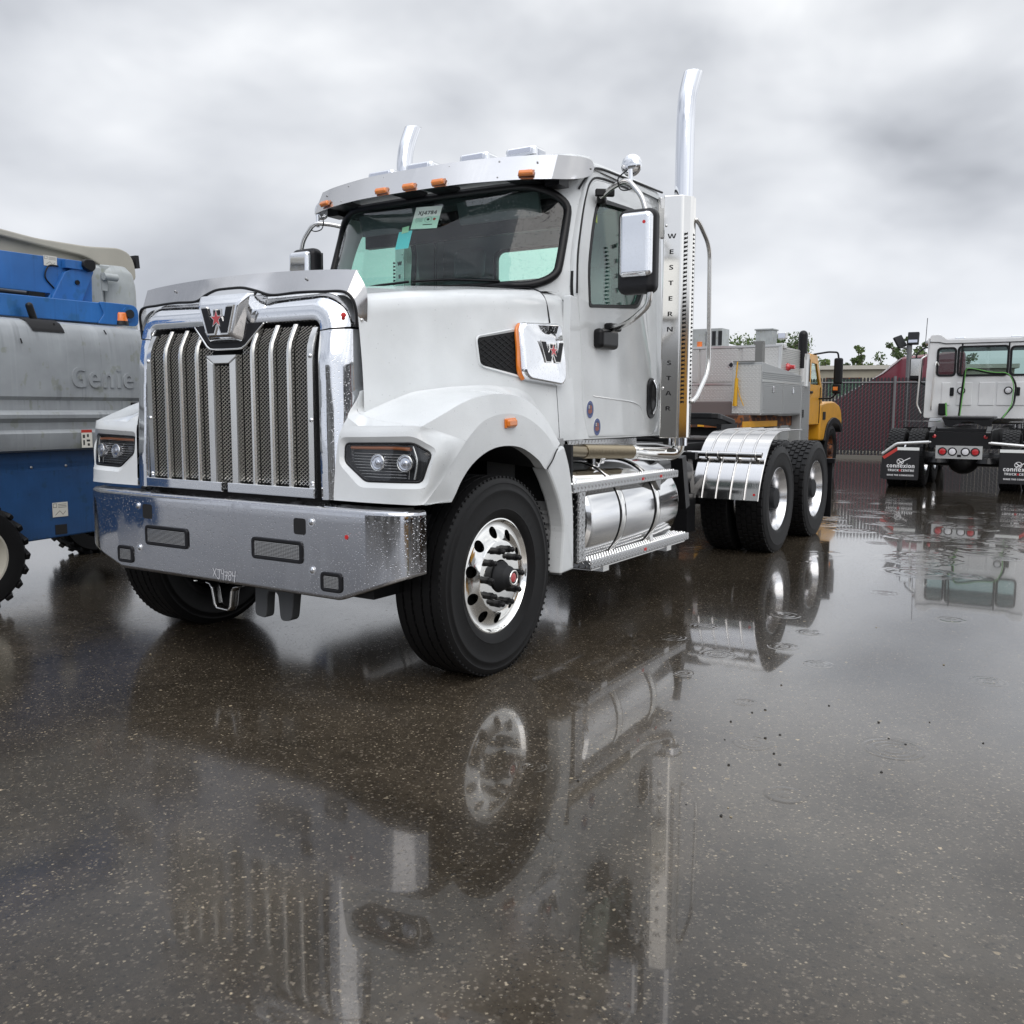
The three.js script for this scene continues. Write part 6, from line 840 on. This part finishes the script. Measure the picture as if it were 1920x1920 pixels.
// trees: trunk, limbs and a crown of leaf tufts
M.leaf = [[0.10, 0.16, 0.035], [0.13, 0.19, 0.04], [0.075, 0.12, 0.03]].map(([r, g, b]) => phy({ color: rgb(r, g, b), roughness: 0.9, transmission: 0.35, thickness: 0, side: THREE.DoubleSide }));
M.bark = std({ color: rgb(0.09, 0.075, 0.06), roughness: 0.95 });
function tree(name, label, cat, x, z, h, rad, seed, sparse, grp) {
  const t = thing(name, label, cat, [x, 0, z], 0, grp), R = rng(seed), limbs = [], tips = [];
  limbs.push(new THREE.CylinderGeometry(0.05 * h / 3, 0.09 * h / 3, h * 0.62, 7).translate(0, h * 0.31, 0));
  const n = sparse ? 12 : 22; for (let i = 0; i < n; i++) { const a = R() * 2 * PI, y0 = h * (0.32 + 0.35 * R()), r = rad * (0.35 + 0.65 * R()), y1 = h * (0.5 + 0.5 * R() * (1 - 0.35 * r / rad)), e = [r * Math.cos(a), y1, r * Math.sin(a)]; limbs.push(wire([[0, y0, 0], [e[0] * 0.4, lerp(y0, y1, 0.6), e[2] * 0.4], e], 0.012 * h / 3 + 0.008, 8, 5)); tips.push(e, [e[0] * 0.65, lerp(y0, y1, 0.75), e[2] * 0.65]); }
  part('trunk', M.bark, t, limbs);
  const kinds = [[], [], []], per = sparse ? 90 : 210; for (const e of tips) { const k = Math.floor(R() * 3), cr = rad * (sparse ? 0.22 : 0.30) * (0.6 + 0.6 * R()); for (let i = 0; i < per; i++) { const s = 0.04 + 0.045 * R(), g = new THREE.PlaneGeometry(s * 1.7, s); g.rotateX(R() * 6).rotateY(R() * 6).rotateZ(R() * 6); const q = Math.cbrt(R()) * cr, a = R() * 2 * PI, b = Math.acos(2 * R() - 1); kinds[R() < 0.7 ? k : 2].push(g.translate(e[0] + q * Math.sin(b) * Math.cos(a), e[1] + q * Math.cos(b) * 0.8, e[2] + q * Math.sin(b) * Math.sin(a))); } }
  const crown = group('crown', t); kinds.forEach((g, i) => { if (g.length) part('foliage', M.leaf[i], crown, mergeGeometries(g)).userData.kind = 'stuff'; });
}
tree('tree', 'fuller green tree behind the yellow service truck cab', 'tree', -10.4, -40.5, 5.7, 2.3, 3, false);
tree('tree', 'small thin green tree right of the black exhaust of the service truck', 'tree', -8.5, -41.5, 5.0, 1.5, 9, true);
const kinds8 = ['first young tree right of the service truck mirror, above the beige building', 'second young tree from the service truck mirror, above the beige building', 'middle young tree above the beige building roof', 'tallest spindly young tree above the beige building roof', 'young tree just left of the floodlight pole', 'young tree behind the floodlight pole']; let k8 = 0;
for (const [x, z, h, r, s] of [[-7.0, -42, 4.1, 1.5, 11], [-6.0, -43, 4.7, 1.1, 14], [-5.1, -44, 4.3, 1.4, 21], [-4.2, -44, 5.4, 1.0, 25], [-3.2, -44.5, 4.4, 1.3, 31], [-2.2, -44.5, 4.6, 1.2, 33]]) tree('sapling', kinds8[k8++], 'tree', x, z, h, r, s, true, 'young trees behind the beige building');
// what stands round the rest of the yard
for (const [x, z, ry, w] of [[26, 6, -90, 30], [2, 34, 180, 44]]) { const b = thing('warehouse', x > 20 ? 'grey metal warehouse on the right side of the yard outside the view' : 'grey metal warehouse behind the camera', 'warehouse', [x, 0, z], ry * D); part('wall', std({ color: rgb(0.20, 0.20, 0.20), map: rep(grime, 4), roughness: 0.7 }), b, box(w, 4.6, 10, 0, 2.3, -5)); part('roof', M.dull, b, box(w + 0.4, 0.2, 10.4, 0, 4.7, -5)); for (let i = 0; i < 4; i++) part('door', std({ color: rgb(0.35, 0.35, 0.34), roughness: 0.6 }), b, box(3.4, 3.4, 0.06, (i - 1.5) * w / 4.4, 1.7, 0.03)); }
for (const [x, z, ry, l] of [[10.5, -1.5, 0.5, 'yellow service truck parked right of the semi truck outside the view'], [14.5, 9.5, 2.6, 'yellow service truck parked at the right behind the camera']]) { const c = svc.clone(); c.name = numbered('service_truck'); c.userData = { label: l, category: 'service truck' }; c.position.set(x, 0, z); c.rotation.y = ry; scene.add(c); }
scene.traverse((o) => { if (o.isMesh) { o.castShadow = true; o.receiveShadow = true; } });
renderer.render(scene, camera);
